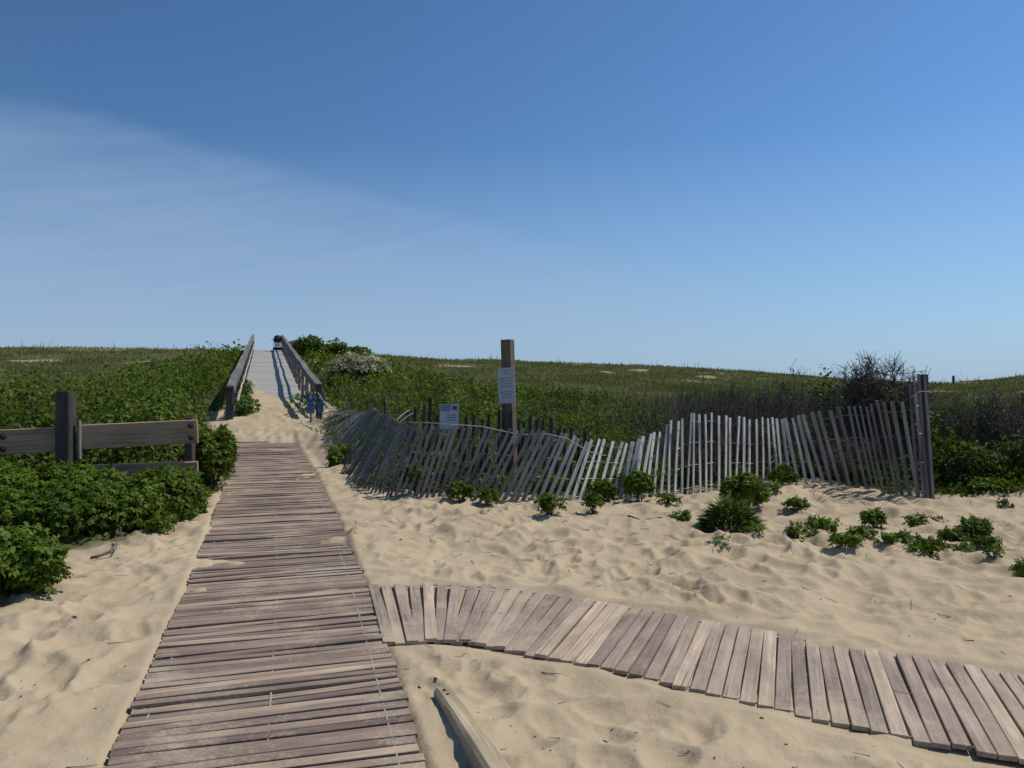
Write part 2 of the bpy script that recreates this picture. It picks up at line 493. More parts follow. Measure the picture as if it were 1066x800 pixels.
def sand_material():
    m, nt = new_mat('sand and dune soil')
    pos = nt.n('ShaderNodeNewGeometry').outputs['Position']
    n1 = nt.noise(pos, 1.1, 5, 0.6); n2 = nt.noise(pos, 260, 3, 0.7); n3 = nt.noise(pos, 9, 6, 0.65); n4 = nt.noise(pos, 900, 2, 0.6)
    c = nt.mix(nt.mapr(n1, 0.3, 0.7, 0, 1), (0.380, 0.300, 0.190), (0.480, 0.382, 0.248))
    c = nt.mix(nt.math('MULTIPLY', nt.mapr(n2, 0.35, 0.75, 0, 1), 0.30), c, (0.25, 0.195, 0.13))
    c = nt.mix(nt.math('MULTIPLY', nt.mapr(n4, 0.55, 0.8, 0, 1), 0.35), c, (0.62, 0.53, 0.39))
    c = nt.mix(nt.math('MULTIPLY', nt.mapr(n3, 0.45, 0.75, 0, 1), 0.20), c, (0.31, 0.245, 0.17))
    # fine dark specks of plant bits
    vo = nt.n('ShaderNodeTexVoronoi', {'Vector': pos, 'Scale': 38.0}).outputs['Distance']
    sp = nt.ramp(vo, [(0.035, 1.0), (0.06, 0.0)])
    sp = nt.math('MULTIPLY', sp, nt.ramp(nt.noise(pos, 2.1, 3), [(0.52, 0.0), (0.62, 0.85)]))
    c = nt.mix(sp, c, (0.10, 0.075, 0.05))
    v = nt.attr('tint')
    soil = nt.mix(nt.noise(pos, 3, 5), (0.052, 0.058, 0.020), (0.125, 0.125, 0.052))
    c = nt.mix(v, c, soil)
    b = nt.n('ShaderNodeBsdfPrincipled', {'Base Color': c, 'Roughness': 0.95})
    b.inputs['Specular IOR Level'].default_value = 0.1
    n5 = nt.noise(pos, 30, 4, 0.6)
    h = nt.math('ADD', nt.math('ADD', n3, nt.math('MULTIPLY', n5, 0.35)), nt.math('MULTIPLY', n2, 0.07))
    finish(nt, b, h, 0.55, 0.022)
    return m


# ------------------------------------------------------------------ vegetation map
LB = [G(*p) for p in [(-60, 700), (0, 640), (40, 612), (60, 580), (140, 566), (200, 534), (226, 512), (230, 480), (222, 458), (212, 447)]]
LB = sorted([(p[1], p[0]) for p in LB])
LBY = np.array([a for a, b in LB] + [18.5, 21.0, 24, 52, 60]); LBX = np.array([b for a, b in LB] + [-7.0, -7.6, -8.6, -18, -20])
FB_PX = [(318, 447), (330, 470), (345, 490), (383, 515), (408, 520), (466, 519), (526, 524), (597, 524), (660, 523), (700, 520), (750, 513), (800, 508), (861, 509), (905, 513), (941, 523), (970, 523), (1066, 523), (1250, 523), (1600, 523)]
FB = np.array([G(*p)[:2] for p in FB_PX])


def veg_mask(x, y):
    """1 where shrubs and grass grow, 0 on bare sand"""
    n = 0.35 * pn(x * 0.9, y * 0.9, 91)
    left = sstep(-0.2, 0.25, np.interp(y, LBY, LBX) - x + n * sstep(8, 14, y)) * sstep(4, 5, y)
    order = np.argsort(FB[3:, 0]); fx = FB[3:, 0][order]; fy = FB[3:, 1][order]
    behind = sstep(0.05, 0.5, y - np.interp(x, fx, fy) + n * 0.3)
    # right of the walkway the fence runs beside it
    xr = np.interp(y, [8.7, 9.2, 11.2, 13.6, 17.5, 19, 52, 60], [-1.7, -1.9, -2.7, -3.45, -4.6, -4.4, -15.0, -18])
    right = sstep(0.0, 0.35, x - xr) * behind
    return np.maximum(left, right * sstep(7, 8, y))


# ------------------------------------------------------------------ the ground
def build_ground():
    ys = [-2.5]
    while ys[-1] < 3000:
        y = ys[-1]; ys.append(y + max(0.016, 0.0045 * max(y, 0)) * (1 if 1.8 < y < 12 else 2.2 if y < 1.8 else 1.7 if y < 60 else 8))
    ys = np.array(ys)
    q = np.linspace(-1, 1, 1001)
    u = 0.60 * q + 0.75 * q ** 3 + 0.8 * q ** 9
    Y, U = np.meshgrid(ys, u, indexing='ij'); X = U * (Y + 4.0)
    Z = ground(X, Y)
    V = np.stack([X, Y, Z], -1).reshape(-1, 3)
    r, c = len(ys), len(u)
    i = (np.arange(r - 1)[:, None] * c + np.arange(c - 1)[None]).ravel()
    Fs = np.stack([i, i + 1, i + c + 1, i + c], 1)
    vm = veg_mask(X, Y)
    # bare patches of sand show through the grass near the crest
    bare = sstep(0.42, 0.58, pn(X * 0.30, Y * 0.22, 101)) * sstep(24, 34, Y)
    crest = sstep(0.15, 0.4, pn(X * 0.16, Y * 0.3, 103)) * sstep(43, 47, Y) * (1 - sstep(53, 56, Y)) * (X < -12)
    vm = vm * (1 - np.clip(bare + crest, 0, 1) * 0.9)
    o = np_mesh('sand_ground', V, Fs, sand_material(), vm.ravel(), None, None, True)
    tag(o, kind='structure')
    print('ground', r, c)


build_ground()


# ------------------------------------------------------------------ walkways
def resample(pts, step):
    pts = np.asarray(pts); L = np.concatenate([[0], np.cumsum(np.linalg.norm(np.diff(pts, axis=0), axis=1))])
    n = int(L[-1] / step); s = np.arange(n) * step
    return np.stack([np.interp(s, L, pts[:, k]) for k in range(pts.shape[1])], 1)


def smooth_line(pts, step):
    c = resample(pts, step / 4)
    k = 41; pad = np.concatenate([np.linspace(2 * c[0] - c[20], c[0], 20, endpoint=False), c, np.linspace(c[-1], 2 * c[-1] - c[-21], 21)[1:]])
    sm = np.stack([np.convolve(pad[:, j], np.ones(k) / k, 'valid') for j in range(c.shape[1])], 1)
    return sm


TOP = 0.034


def main_walkway():
    line = smooth_line(MAIN, 0.0665)
    org = np.array((line[60][0], line[60][1], 0))
    t = thing('boardwalk', 'long straight weathered plank boardwalk over the sand towards the ramp', 'boardwalk', org)
    mb = MB(org); pts = line[::4]
    tg = unit(np.gradient(pts, axis=0)); ropes = {-0.52: [], 0.0: [], 0.50: []}
    skew = 0
    for i in range(len(pts)):
        p = pts[i]; d = tg[i]; n = np.array((d[1], -d[0]))
        skew = 0.9 * skew + random.gauss(0, 0.006)
        sk = skew + random.gauss(0, 0.005)
        n2 = np.array((n[0] * math.cos(sk) - n[1] * math.sin(sk), n[0] * math.sin(sk) + n[1] * math.cos(sk)))
        off = 0.006 * math.sin(i * 0.21) + random.gauss(0, 0.004)
        L = 0.605 + random.gauss(0, 0.003)
        a = p - n2 * (L - off); b = p + n2 * (L + off)
        z = SLOPE * p[1] + TOP + random.gauss(0, 0.0022)
        tilt = random.gauss(0, 0.004)
        W = 0.0545 + random.choice((0, 0, 0, -0.005, 0.003)) + random.gauss(0, 0.001)
        mb.board((a[0], a[1], z + tilt), (b[0], b[1], z - tilt), (d[0], d[1], SLOPE + random.gauss(0, 0.06)), (0, 0, 1), W, 0.019,
                 min(1, max(0, random.gauss(0.45, 0.27))), 0.003, 6, random.gauss(0, 0.004))
        for k in ropes: q = p + n * k; ropes[k].append((q[0], q[1], SLOPE * q[1] + TOP - 0.0095))
    mb.build('plank_deck', M['grey_plank'], t)
    for k, r in ropes.items():
        rb = MB(org); rb.tube(r, 0.0045, 5); rb.build('lashing_rope', M['rope'], t)


main_walkway()


def side_walkway():
    A = smooth_line(np.concatenate([SA, SB], 1), 0.0815)
    mid = (A[:, :2] + A[:, 2:]) / 2
    L = np.concatenate([[0], np.cumsum(np.linalg.norm(np.diff(mid, axis=0), axis=1))])
    n = int(L[-1] / 0.0775); s = np.arange(n) * 0.0775
    A = np.stack([np.interp(s, L, A[:, k]) for k in range(4)], 1)
    org = np.array((A[20][0], A[20][1], 0))
    t = thing('boardwalk', 'narrower boardwalk curving off to the right across the sand, fanned planks at its start', 'boardwalk', org)
    mb = MB(org); ropes = {0.03: [], 0.5: [], 0.97: []}
    for i in range(n):
        a = A[i, :2]; b = A[i, 2:]; m = (a + b) / 2; ax = unit(b - a); hl = min(max(np.linalg.norm(b - a), 1.02), 1.2) / 2
        j = random.gauss(0, 0.007)
        sk = random.gauss(0, 0.008); ax = np.array((ax[0] * math.cos(sk) - ax[1] * math.sin(sk), ax[0] * math.sin(sk) + ax[1] * math.cos(sk)))
        a = m - ax * (hl + j); b = m + ax * (hl - j)
        fan = i < 17
        z = TOP - 0.008 + (0.008 if (fan and i % 2 == 0) else -0.004 if fan else 0) + random.gauss(0, 0.002) + 0.004 * math.sin(i * 0.35)
        tl = 0.004 * math.sin(i * 0.3 + 1)
        sd = np.array((ax[1], -ax[0]))
        light = i in (17, 18, 19, 44, 55) or random.random() < 0.1
        mb.board((a[0], a[1], SLOPE * a[1] + z - tl), (b[0], b[1], SLOPE * b[1] + z + tl), (sd[0], sd[1], random.gauss(0, 0.03)), (0, 0, 1), 0.068 + random.gauss(0, 0.0015), 0.021,
                 0.98 if light else min(1, max(0, random.gauss(0.38 if i < 17 else 0.45, 0.2))), 0.003, 4, random.gauss(0, 0.004))
        for k in ropes:
            q = a + (b - a) * k; ropes[k].append((q[0], q[1], SLOPE * q[1] + z + tl * (2 * k - 1) - 0.009))
    mb.build('plank_deck', M['path_plank'], t)
    for k, r in ropes.items():
        rb = MB(org); rb.tube(r, 0.0045, 5); rb.build('lashing_rope', M['rope'], t)


side_walkway()


# ------------------------------------------------------------------ ramp over the dune
def rp(s, l, h):
    p = RAMP0 + RD * s + RN * l
    return np.array((p[0], p[1], float(deck_z(s)) + h))


def ramp():
    org = np.array((RAMP0[0], RAMP0[1], 0.55))
    t = thing('footbridge', 'grey wooden ramp with handrails climbing over the dune, sand drifted over its foot', 'ramp', org)
    mb = MB(org); s = 0.0; bow = 0.0
    while s < RLEN:
        mb.board(rp(s, -0.90, 0), rp(s, 0.90, 0), (RD[0], RD[1], 0.0924), (0, 0, 1), 0.137, 0.035, random.random() if int(s / 1.1) % 3 else random.random() * 0.6, 0.004)
        s += 0.147
    mb.build('plank_deck', M['ramp_plank'], t)
    for sd in (-1, 1):
        b = MB(org); b.board(rp(0, sd * 0.86, -0.04), rp(RLEN, sd * 0.86, -0.04), RN.tolist() + [0], (0, 0, 1), 0.05, 0.24, 0.4); b.build('stringer', M['rail'], t)
        n = 15
        sag = lambda q: 0.03 * math.sin(q * 0.9 + sd) + 0.015 * math.sin(q * 2.3)
        hs = np.linspace(0, RLEN - 0.3, n)
        for i, q in enumerate(hs):
            b = MB(org); top = rp(q, sd * 0.965, 1.0 + sag(q)); bot = rp(q, sd * 0.965, -0.45)
            b.board(bot, top, RN.tolist() + [0], (-RD[0], -RD[1], 0), 0.10 if i else 0.14, 0.09 if i else 0.12, random.random(), 0.006); b.build('post', M['post_dark'] if i == 0 else M['rail'], t)
        cap = MB(org); fb = MB(org); hr = MB(org); mr = MB(org)
        for q0, q1 in zip(hs[:-1], hs[1:]):
            tt = random.random()
            cap.board(rp(q0 - (0.12 if q0 == 0 else 0) + 0.003, sd * 0.95, 1.045 + sag(q0)), rp(q1, sd * 0.95, 1.045 + sag(q1)), RN.tolist() + [0], (0, 0, 1), 0.155, 0.04, tt)
            fb.board(rp(q0 + 0.003, sd * 0.885, 1.0 + sag(q0)), rp(q1, sd * 0.885, 1.0 + sag(q1)), RN.tolist() + [0], (0, 0, 1), 0.038, 0.14, tt)
            mr.board(rp(q0 + 0.003, sd * 0.885, 0.55 + sag(q0)), rp(q1, sd * 0.885, 0.55 + sag(q1)), RN.tolist() + [0], (0, 0, 1), 0.038, 0.10, tt * 0.6)
        cap.build('rail_cap', M['rail'], t); fb.build('top_rail', M['rail'], t); mr.build('middle_rail', M['rail'], t)
        hr.tube([rp(q, sd * 0.79, 0.72 + sag(q * 1.1)) for q in np.linspace(-0.15, RLEN - 0.4, 60)], 0.024, 8, 0.9)
        hr.build('handrail', M['path_plank'], t)
    return t


ramp()


# ------------------------------------------------------------------ stroller at the top of the ramp
def stroller():
    o = rp(34.6, 0.62, 0.0)
    t = thing('stroller', 'small black pushchair with pale seat, standing at the top of the ramp', 'stroller', o)
    v = lambda x, y, z: o + RN[0] * x * np.array((1, 0, 0)) + np.array((RN[0] * 0, 0, 0)) + np.array((RN[0] * 0 + RD[0] * y, RD[1] * y + RN[1] * x, z))
    hood = MB(o)
    hood.lathe(v(0, 0.0, 0.82), (0, 0, 1), [(-0.22, 0.22), (-0.12, 0.25), (0.08, 0.255), (0.19, 0.22), (0.26, 0.13), (0.29, 0.0)], 18)
    hood.build('hood', M['black'], t, True)
    ap = MB(o); ap.board(v(0, -0.10, 0.44), v(0, -0.16, 0.76), (1, 0, 0), (0, -1, 0), 0.40, 0.05); ap.build('seat_back', M['black'], t)
    st = MB(o); st.board(v(0, -0.19, 0.34), v(0, -0.235, 0.60), (1, 0, 0), (0, -1, 0), 0.38, 0.05); st.build('rear_panel', M['white'], t)
    sb = MB(o); sb.board(v(0, -0.2, 0.40), v(0, 0.25, 0.44), (1, 0, 0), (0, 0, 1), 0.38, 0.06); sb.build('seat', M['black'], t)
    ba = MB(o); ba.board(v(0, -0.26, 0.30), v(0, 0.28, 0.28), (1, 0, 0), (0, 0, 1), 0.46, 0.17); ba.build('basket', M['black'], t)
    fr = MB(o)
    for x in (-0.25, 0.25):
        fr.tube([v(x, -0.30, 0.10), v(x, -0.05, 0.5), v(x, -0.20, 0.78), v(x, -0.38, 0.86)], 0.016)
        fr.tube([v(x, -0.05, 0.5), v(x, 0.36, 0.10)], 0.016)
    fr.tube([v(-0.25, -0.38, 0.86), v(0.25, -0.38, 0.86)], 0.022); fr.tube([v(-0.40, -0.30, 0.76), v(-0.24, -0.30, 0.78)], 0.03)
    fr.build('frame', M['rubber'], t)
    for x in (-0.28, 0.28):
        for (y, r) in ((-0.30, 0.13), (0.36, 0.10)):
            w = MB(o); w.lathe(v(x, y, r), (RN[0], RN[1], 0), [(-0.03, 0.02), (-0.03, r * .86), (-0.015, r), (0.015, r), (0.03, r * .86), (0.03, 0.02)], 16); w.build('wheel', M['rubber'], t, True)


stroller()


# ------------------------------------------------------------------ signs
def frame_vec(yaw):
    """right and facing vectors of a panel that faces the viewer, turned by yaw"""
    return np.array((math.cos(yaw), math.sin(yaw), 0)), np.array((math.sin(yaw), -math.cos(yaw), 0))


def panel(mb, c, r, f, w, h, th=0.006, lean=0.0, tint=0.5):
    c = np.array(c, float); up = np.array((r[0] * math.sin(lean), r[1] * math.sin(lean), math.cos(lean)))
    mb.board(c - up * h / 2, c + up * h / 2, r, f, w, th, tint, 0.001)


def sign_post():
    d = 9.6; base = P(533.5, 440, d); base[2] = gz(base[0], base[1]); r, f = frame_vec(R(-24))
    t = thing('sign_post', 'tall square wooden post with a white printed notice, behind the slat fence', 'sign post', base)
    top = P(528.2, 354, d)
    mb = MB(base); mb.board(base + np.array((0, 0, -0.3)) + f * 0.07, top + f * 0.07, r, f, 0.132, 0.132, 0.5, 0.006, 4); mb.build('post', M['sign_post'], t)
    c = P(530.2, 401.5, d) + f * 0.078
    r2, f2 = frame_vec(R(-14)); c = c + f2 * 0.03
    pb = MB(base); panel(pb, c, r2, f2, 0.215, 0.45, lean=R(-3)); pn_ = pb.build('sign_panel', M['sign'], t)
    ink = MB(base); up = np.array((-0.05 * r2[0], -0.05 * r2[1], 1.0))
    for k in range(11):
        w = (0.09 if k < 2 else random.uniform(0.11, 0.18))
        if k in (2, 7): continue
        panel(ink, c + f2 * 0.003 + up * (0.19 - k * 0.034), r2, f2, w, 0.008, 0.0015, R(-3))
    ink.build('lettering', M['ink'], pn_)


sign_post()


def small_sign():
    d = 9.05; r, f = frame_vec(R(4))
    base = P(468.5, 480, d); base[2] = gz(base[0], base[1])
    t = thing('notice_sign', 'small pale notice with dark heading lines, low behind the slat fence', 'sign', base)
    c = P(468, 434, d)
    st = MB(base); st.board(base + np.array((0, 0, -0.2)), np.array((base[0], base[1], c[2] + 0.1)), r, f, 0.04, 0.03); st.build('stake', M['rail'], t)
    pb = MB(base); c = c + f * 0.008; panel(pb, c, r, f, 0.235, 0.30, tint=0.5); pan = pb.build('sign_panel', M['sign'], t)
    hb = MB(base)
    for k in range(4):
        panel(hb, c + f * 0.003 - r * (0.045 + 0.004 * (k % 2)) + np.array((0, 0, 0.135 - 0.021 * k)), r, f, 0.125 - 0.02 * (k == 3), 0.011, 0.0015)
    panel(hb, c + f * 0.003 + r * 0.062 + np.array((0, 0, 0.105)), r, f, 0.055, 0.05, 0.0015)
    for k in range(3): panel(hb, c + f * 0.003 + r * 0.02 + np.array((0, 0, 0.02 - 0.03 * k)), r, f, 0.12, 0.006, 0.0015)
    hb.build('lettering', M['navy'], pan)
    eb = MB(base); panel(eb, c + f * 0.003 + r * 0.114, r, f, 0.008, 0.29, 0.003); eb.build('edge_strip', M['rail'], t)


small_sign()


def blue_sign(px, py, d, w, h, yaw, label):
    c = P(px, py, d); r, f = frame_vec(yaw); base = np.array((c[0], c[1], gz(c[0], c[1])))
    t = thing('blue_sign', label, 'sign', base)
    st = MB(base); st.board(base + np.array((0, 0, -0.2)), c + np.array((0, 0, h * .45)), r, f, 0.035, 0.025); st.build('stake', M['post_dark'], t)
    pb = MB(base); c = c + f * 0.008; panel(pb, c + np.array((0, 0, h * .32)), r, f, w, h * .36); pb.build('header_panel', M['blue'], t)
    lb = MB(base); panel(lb, c - np.array((0, 0, h * .18)), r, f, w, h * .60); lb.build('lower_panel', M['paleblue'], t)
    ib = MB(base); cc = c + f * 0.004 + np.array((0, 0, h * .34))
    ib.lathe(cc, f, [(0, 0.022), (0.002, 0.022), (0.002, 0.034), (0, 0.034)], 14); ib.lathe(cc + np.array((0, 0, 0.05)), f, [(0, 0.012), (0.002, 0.011), (0.002, 0)], 10)
    ib.build('symbol', M['white'], t)
    tb = MB(base)
    for k in range(4): panel(tb, c + f * 0.004 - np.array((0, 0, h * (.0 + .1 * k))), r, f, w * .7, h * .03, 0.0015)
    tb.build('lettering', M['blue'], t)


blue_sign(323.5, 421, 16.6, 0.165, 0.44, R(12), 'narrow blue sign on the end post of the ramp rail')
blue_sign(334.0, 420.5, 16.9, 0.14, 0.40, R(-6), 'blue sign on a stake just right of the ramp end post')


# ------------------------------------------------------------------ timber barrier at the left
def timber_fence():
    base = G(70, 530); D = 8.05
    r = unit(np.array((1, 0.09, 0))); f = np.array((r[1], -r[0], 0))
    pos = lambda px, py, dd=0.0: P(px, py, D + (px - 70) / 135 * 0.30) - f * dd
    b0 = pos(70, 480); b0[2] = gz(b0[0], b0[1])
    t = thing('timber_fence', 'heavy brown timber rail fence rising from the rose thicket, one stout dark post', 'fence', b0)
    mb = MB(b0); a = pos(69, 520); b = pos(69.5, 407.5)
    mb.board(np.array((a[0], a[1], b0[2] - .3)) + f * 0.10, b + f * 0.10, r, f, 0.148, 0.15, 0.3, 0.012, 5, 0.0, 1.0, 0.03); mb.build('post', M['post_dark'], t)
    mb = MB(b0); mb.board(pos(83.2, 478) + f * 0.03, pos(82.6, 438) + f * 0.03, r, f, 0.028, 0.05, 0.9); mb.build('batten', M['rail'], t)
    mb = MB(b0); mb.board(pos(84.2, 455.5, 0.02), pos(204.5, 449.5, 0.02), (0, 0, 1), f, 0.262, 0.075, 0.6, 0.006, 3); up = mb.build('rail', M['timber'], t)
    for (px, py) in ((198, 443.5), (198.5, 456)):
        bb = MB(b0); bb.lathe(pos(px, py) + f * -0.018, f, [(0, 0.030), (0.006, 0.030), (0.012, 0.016), (0.02, 0.014), (0.02, 0)], 10); bb.build('bolt', M['rust'], up)
    mb = MB(b0); mb.board(pos(-75, 464, 0.02), pos(57.4, 458.5, 0.02), (0, 0, 1), f, 0.262, 0.075, 0.4, 0.006, 3); up = mb.build('rail', M['timber'], t)
    for (px, py) in ((2, 455), (2, 468)):
        bb = MB(b0); bb.lathe(pos(px, py) + f * -0.018, f, [(0, 0.034), (0.006, 0.034), (0.012, 0.018), (0.02, 0.016), (0.02, 0)], 10); bb.build('bolt', M['rust'], up)
    mb = MB(b0); mb.board(pos(84.2, 495, 0.03), pos(204.5, 490.5, 0.03), (0, 0, 1), f, 0.20, 0.07, 0.6, 0.006, 3); mb.build('rail', M['timber'], t)
    a = pos(192.5, 528, 0.12); b = pos(192, 435.5, 0.12)
    mb = MB(b0); mb.board(np.array((a[0], a[1], gz(a[0], a[1]) - .3)), b, r, f, 0.09, 0.10, 0.6, 0.01, 3); mb.build('post', M['post_dark'], t)


timber_fence()


# ------------------------------------------------------------------ slat fences
ST = [((337, 482), (386, 424.5)), ((347, 490), (392, 427)), ((383, 514), (416, 441)), ((408, 520), (436, 442)), ((435, 521.5), (459, 446)), ((466, 519), (494, 443)), ((495, 523), (533, 448)), ((526.5, 524), (562.6, 450)), ((556, 523), (589, 451.6)), ((597, 524), (618, 459)),
      ((642.5, 521), (658, 460)), ((659, 524), (672.5, 454)), ((679, 522), (687, 448)), ((706.5, 520), (709.6, 434.5)), ((725, 517), (725.7, 430)), ((741.6, 515), (741, 431)), ((772, 512), (775, 436)), ((816, 509), (810, 435)), ((836, 509), (822, 433)),
      ((861, 509.6), (838, 430)), ((901.6, 513), (882, 424)), ((921, 518), (901.6, 422)), ((941, 523), (919, 418)), ((958, 523), (941, 419)), ((968, 523), (957, 412))]


def slat_fence():
    B = np.array([G(*a) for a, b in ST])
    T = []
    for (a, b), g in zip(ST, B):
        lean = float(np.interp(a[0], [346, 430, 520, 570, 610, 680, 720, 850, 880, 970], [0.08, -0.04, -0.02, 0.12, 0.34, 0.30, 0.12, 0.12, -0.06, -0.06]))
        T.append(P(b[0], b[1], g[1] + lean))
    T = np.array(T)
    BT = np.concatenate([B, T], 1)
    L = np.concatenate([[0], np.cumsum(np.linalg.norm(np.diff(B[:, :2], axis=0), axis=1))])
    s = [0]
    while s[-1] < L[-1] - 0.05: s.append(s[-1] + (0.068 if s[-1] < 2.7 else 0.083 if s[-1] < 5.6 else 0.10) + random.gauss(0, 0.006))
    s = np.array(s)
    Q = np.stack([np.interp(s, L, BT[:, k]) for k in range(6)], 1)
    k = np.array((0.2, 0.6, 0.2)); Qs = Q.copy()
    for j in range(6): Qs[1:-1, j] = np.convolve(Q[:, j], k, 'valid')
    Q = Qs
    org = np.array((Q[len(Q) // 2][0], Q[len(Q) // 2][1], 0.24))
    t = thing('slat_fence', 'long leaning grey slat fence strung on wire along the edge of the dune', 'fence', org)
    tg = unit(np.gradient(Q[:, :3], axis=0))
    wires = {0.10: [], 0.37: [], 0.64: [], 0.9: []}
    for i in range(len(Q)):
        b = Q[i, :3]; tp = Q[i, 3:] + np.array((random.gauss(0, .012), random.gauss(0, .012), random.gauss(0, 0.018)))
        b = b.copy(); b[2] = float(macro(b[0], b[1])); ax = unit(tp - b)
        fr = np.array((tg[i][1], -tg[i][0], 0))
        bb = b - ax * (0.10 if random.random() < .8 else 0.02) + np.array((random.gauss(0, .008), 0, 0))
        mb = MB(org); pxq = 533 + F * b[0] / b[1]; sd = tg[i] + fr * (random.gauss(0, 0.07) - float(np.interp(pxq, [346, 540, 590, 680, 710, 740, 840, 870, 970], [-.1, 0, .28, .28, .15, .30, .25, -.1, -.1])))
        pxc = 533 + F * b[0] / b[1]; tm = float(np.interp(pxc, [346, 500, 560, 600, 680, 720, 760, 840, 870, 970], [.08, .16, .45, 1.1, 1.0, .5, .9, .85, .25, .0]))  # sunlit stretches paler, shaded ones darker: light and shade painted into picket tint
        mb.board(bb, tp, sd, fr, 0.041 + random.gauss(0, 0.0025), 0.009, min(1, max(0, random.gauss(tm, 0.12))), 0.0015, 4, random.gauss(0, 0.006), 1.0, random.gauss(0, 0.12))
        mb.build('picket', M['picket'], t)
        for k in wires:
            for e in (-0.022, 0.022):
                wires[k].append(b + (tp - b) * k + tg[i] * e + fr * (0.004 if (i % 2) else -0.012))
    for k, w in wires.items():
        mb = MB(org); mb.tube(w, 0.0022, 4); mb.build('wire', M['wire'], t)
    # loose top wire
    lw = [P(389, 425, 11.45), P(393, 431, 11.2), P(404, 437, 10.2), P(416, 441.5, 9.6), P(425, 439.5, 9.2), P(440, 440, 8.9), P(470, 442, 8.72), P(500, 444, 8.7), P(515, 447, 8.68), P(532, 451, 8.66), P(552, 453, 8.66), P(570, 452, 8.66), P(590, 456.5, 8.66), P(612, 470, 8.68), P(636, 476, 8.7)]
    mb = MB(org); mb.tube(resample(lw, 0.03), 0.0055, 5); mb.build('top_wire', M['rope'], t)
    # bundled end of the fence against its post
    e = G(971, 523.5)
    mb = MB(org); mb.board(e + np.array((0.02, 0.06, -0.3)), P(964, 390, e[1] + 0.1), (1, .2, 0), (0, -1, 0), 0.075, 0.07, 0.1, 0.01, 4); mb.build('end_post', M['post_dark'], t)
    for (bx, by, tx, ty, dy) in ((963, 524, 951.5, 391, 0), (968, 524.5, 956.5, 389.5, -.02), (973, 524, 963, 392, -.035), (958, 524, 948, 400, .03)):
        mb = MB(org); b = P(bx, by, e[1] + dy); mb.board(b - np.array((0, 0, .1)), P(tx, ty, e[1] + dy + .02), (1, .35 + random.gauss(0, .3), 0), (0, -1, 0), 0.037, 0.010, random.random() * .25 - .1, 0.0015, 4, random.gauss(0, .01), 1, .1)
        mb.build('picket', M['picket'], t)
    mb = MB(org)
    mb.tube([P(948, 414, e[1] - .06), P(957, 408, e[1] - .06), P(965, 407.5, e[1] - .055), P(970, 409, e[1] - .03), P(966, 406, e[1] + .12), P(952, 409, e[1] + .12)], 0.004, 5); mb.build('wire', M['rope'], t)


slat_fence()


def fallen_fence():
    org = G(322, 462)
    t = thing('fallen_fence', 'collapsed grey slat fence lying flat in greenery beside the ramp foot', 'fence', org)
    st = [((316, 446), (352, 425)), ((322, 456), (366, 428)), ((330, 468), (376, 430)), ((338, 479), (384, 428))]
    Bp = np.array([a for a, b in st], float); Tp = np.array([b for a, b in st], float)
    wires = {0.2: [], 0.75: []}
    for i in range(30):
        q = i / 29 * 3; px, py = [np.interp(q, range(4), Bp[:, k]) for k in (0, 1)]; tx, ty = [np.interp(q, range(4), Tp[:, k]) for k in (0, 1)]
        g = G(px, py); g[2] = float(macro(g[0], g[1])) + 0.01; tp = P(tx + random.gauss(0, 1.0), ty + random.gauss(0, 0.8), g[1] + 0.20)
        mb = MB(org); mb.board(g, tp, (-.2, 1, 0), (0.3, -.3, 1), 0.044, 0.009, min(1, max(0, random.gauss(.55, .25))), 0.0015, 2, random.gauss(0, .02)); mb.build('picket', M['picket'], t)
        for k in wires: wires[k].append(g + (tp - g) * k + np.array((0, 0, .008)))
    for k, w in wires.items():
        mb = MB(org); mb.tube(w, 0.0025, 4); mb.build('wire', M['wire'], t)


fallen_fence()


def old_fence():
    org = P(500, 480, 9.75); org[2] = 0.3
    t = thing('old_fence', 'old blackened slat fence standing low behind the front fence', 'fence', org)
    px = 424.0
    while px < 612:
        d = 9.5 + 0.25 * math.sin(px * .03); b = P(px - random.gauss(2, 3), 470, d); b[2] = gz(b[0], b[1])
        y = np.interp(px, [424, 440, 470, 520, 560, 590, 612], [430, 424, 427, 430, 436, 443, 452]) + random.gauss(0, 4)
        mb = MB(org); mb.board(b - np.array((0, 0, .1)), P(px, y, d + .05), (1, 0.1, 0), (0, -1, 0), 0.038, 0.01, random.random(), 0.0015, 2); mb.build('picket', M['picket_dark'], t)
        px += 7.4 + random.gauss(0, 1.6)


old_fence()


def loose_picket(a, b, da, db, w, label):
    A = P(*a, da); B = P(*b, db)
    mb = MB(A); mb.board(A, B, (.2, .9, .1), (0, -.3, 1), w, 0.01, 0.98, 0.0015, 3, 0.01)
    tag(mb.build('loose_picket', M['picket'], None), label, 'picket')


loose_picket((413, 437), (426, 427), 9.75, 9.85, 0.035, 'pale broken slat sticking up flat over the fence, the farther of two')
loose_picket((416, 440), (430, 430), 9.35, 9.4, 0.04, 'pale broken slat resting across the fence wire, nearer of two')
b = P(400.5, 440, 11.3); b[2] = gz(b[0], b[1])
mb = MB(b); mb.tube([b + np.array((0, 0, -.2)), P(400.5, 430, 11.3), P(400, 413.5, 11.3)], 0.014, 6); mb.tube([P(397.6, 421, 11.3), P(403.0, 421.5, 11.3)], 0.01, 5)
tag(mb.build('metal_stake', M['stake'], None), 'thin black metal stake beside the bent corner of the slat fence', 'stake')
a = P(331, 409, 17.0); b2 = P(362, 433, 13.6)
pts = [a + (b2 - a) * k + np.array((0, 0, -0.15 * math.sin(math.pi * k))) for k in np.linspace(0, 1, 14)]
mb = MB(a); mb.tube(pts, 0.010, 6); tag(mb.build('guy_rope', M['rope'], None), 'pale slack rope from the ramp end post down to the fallen fence', 'rope')


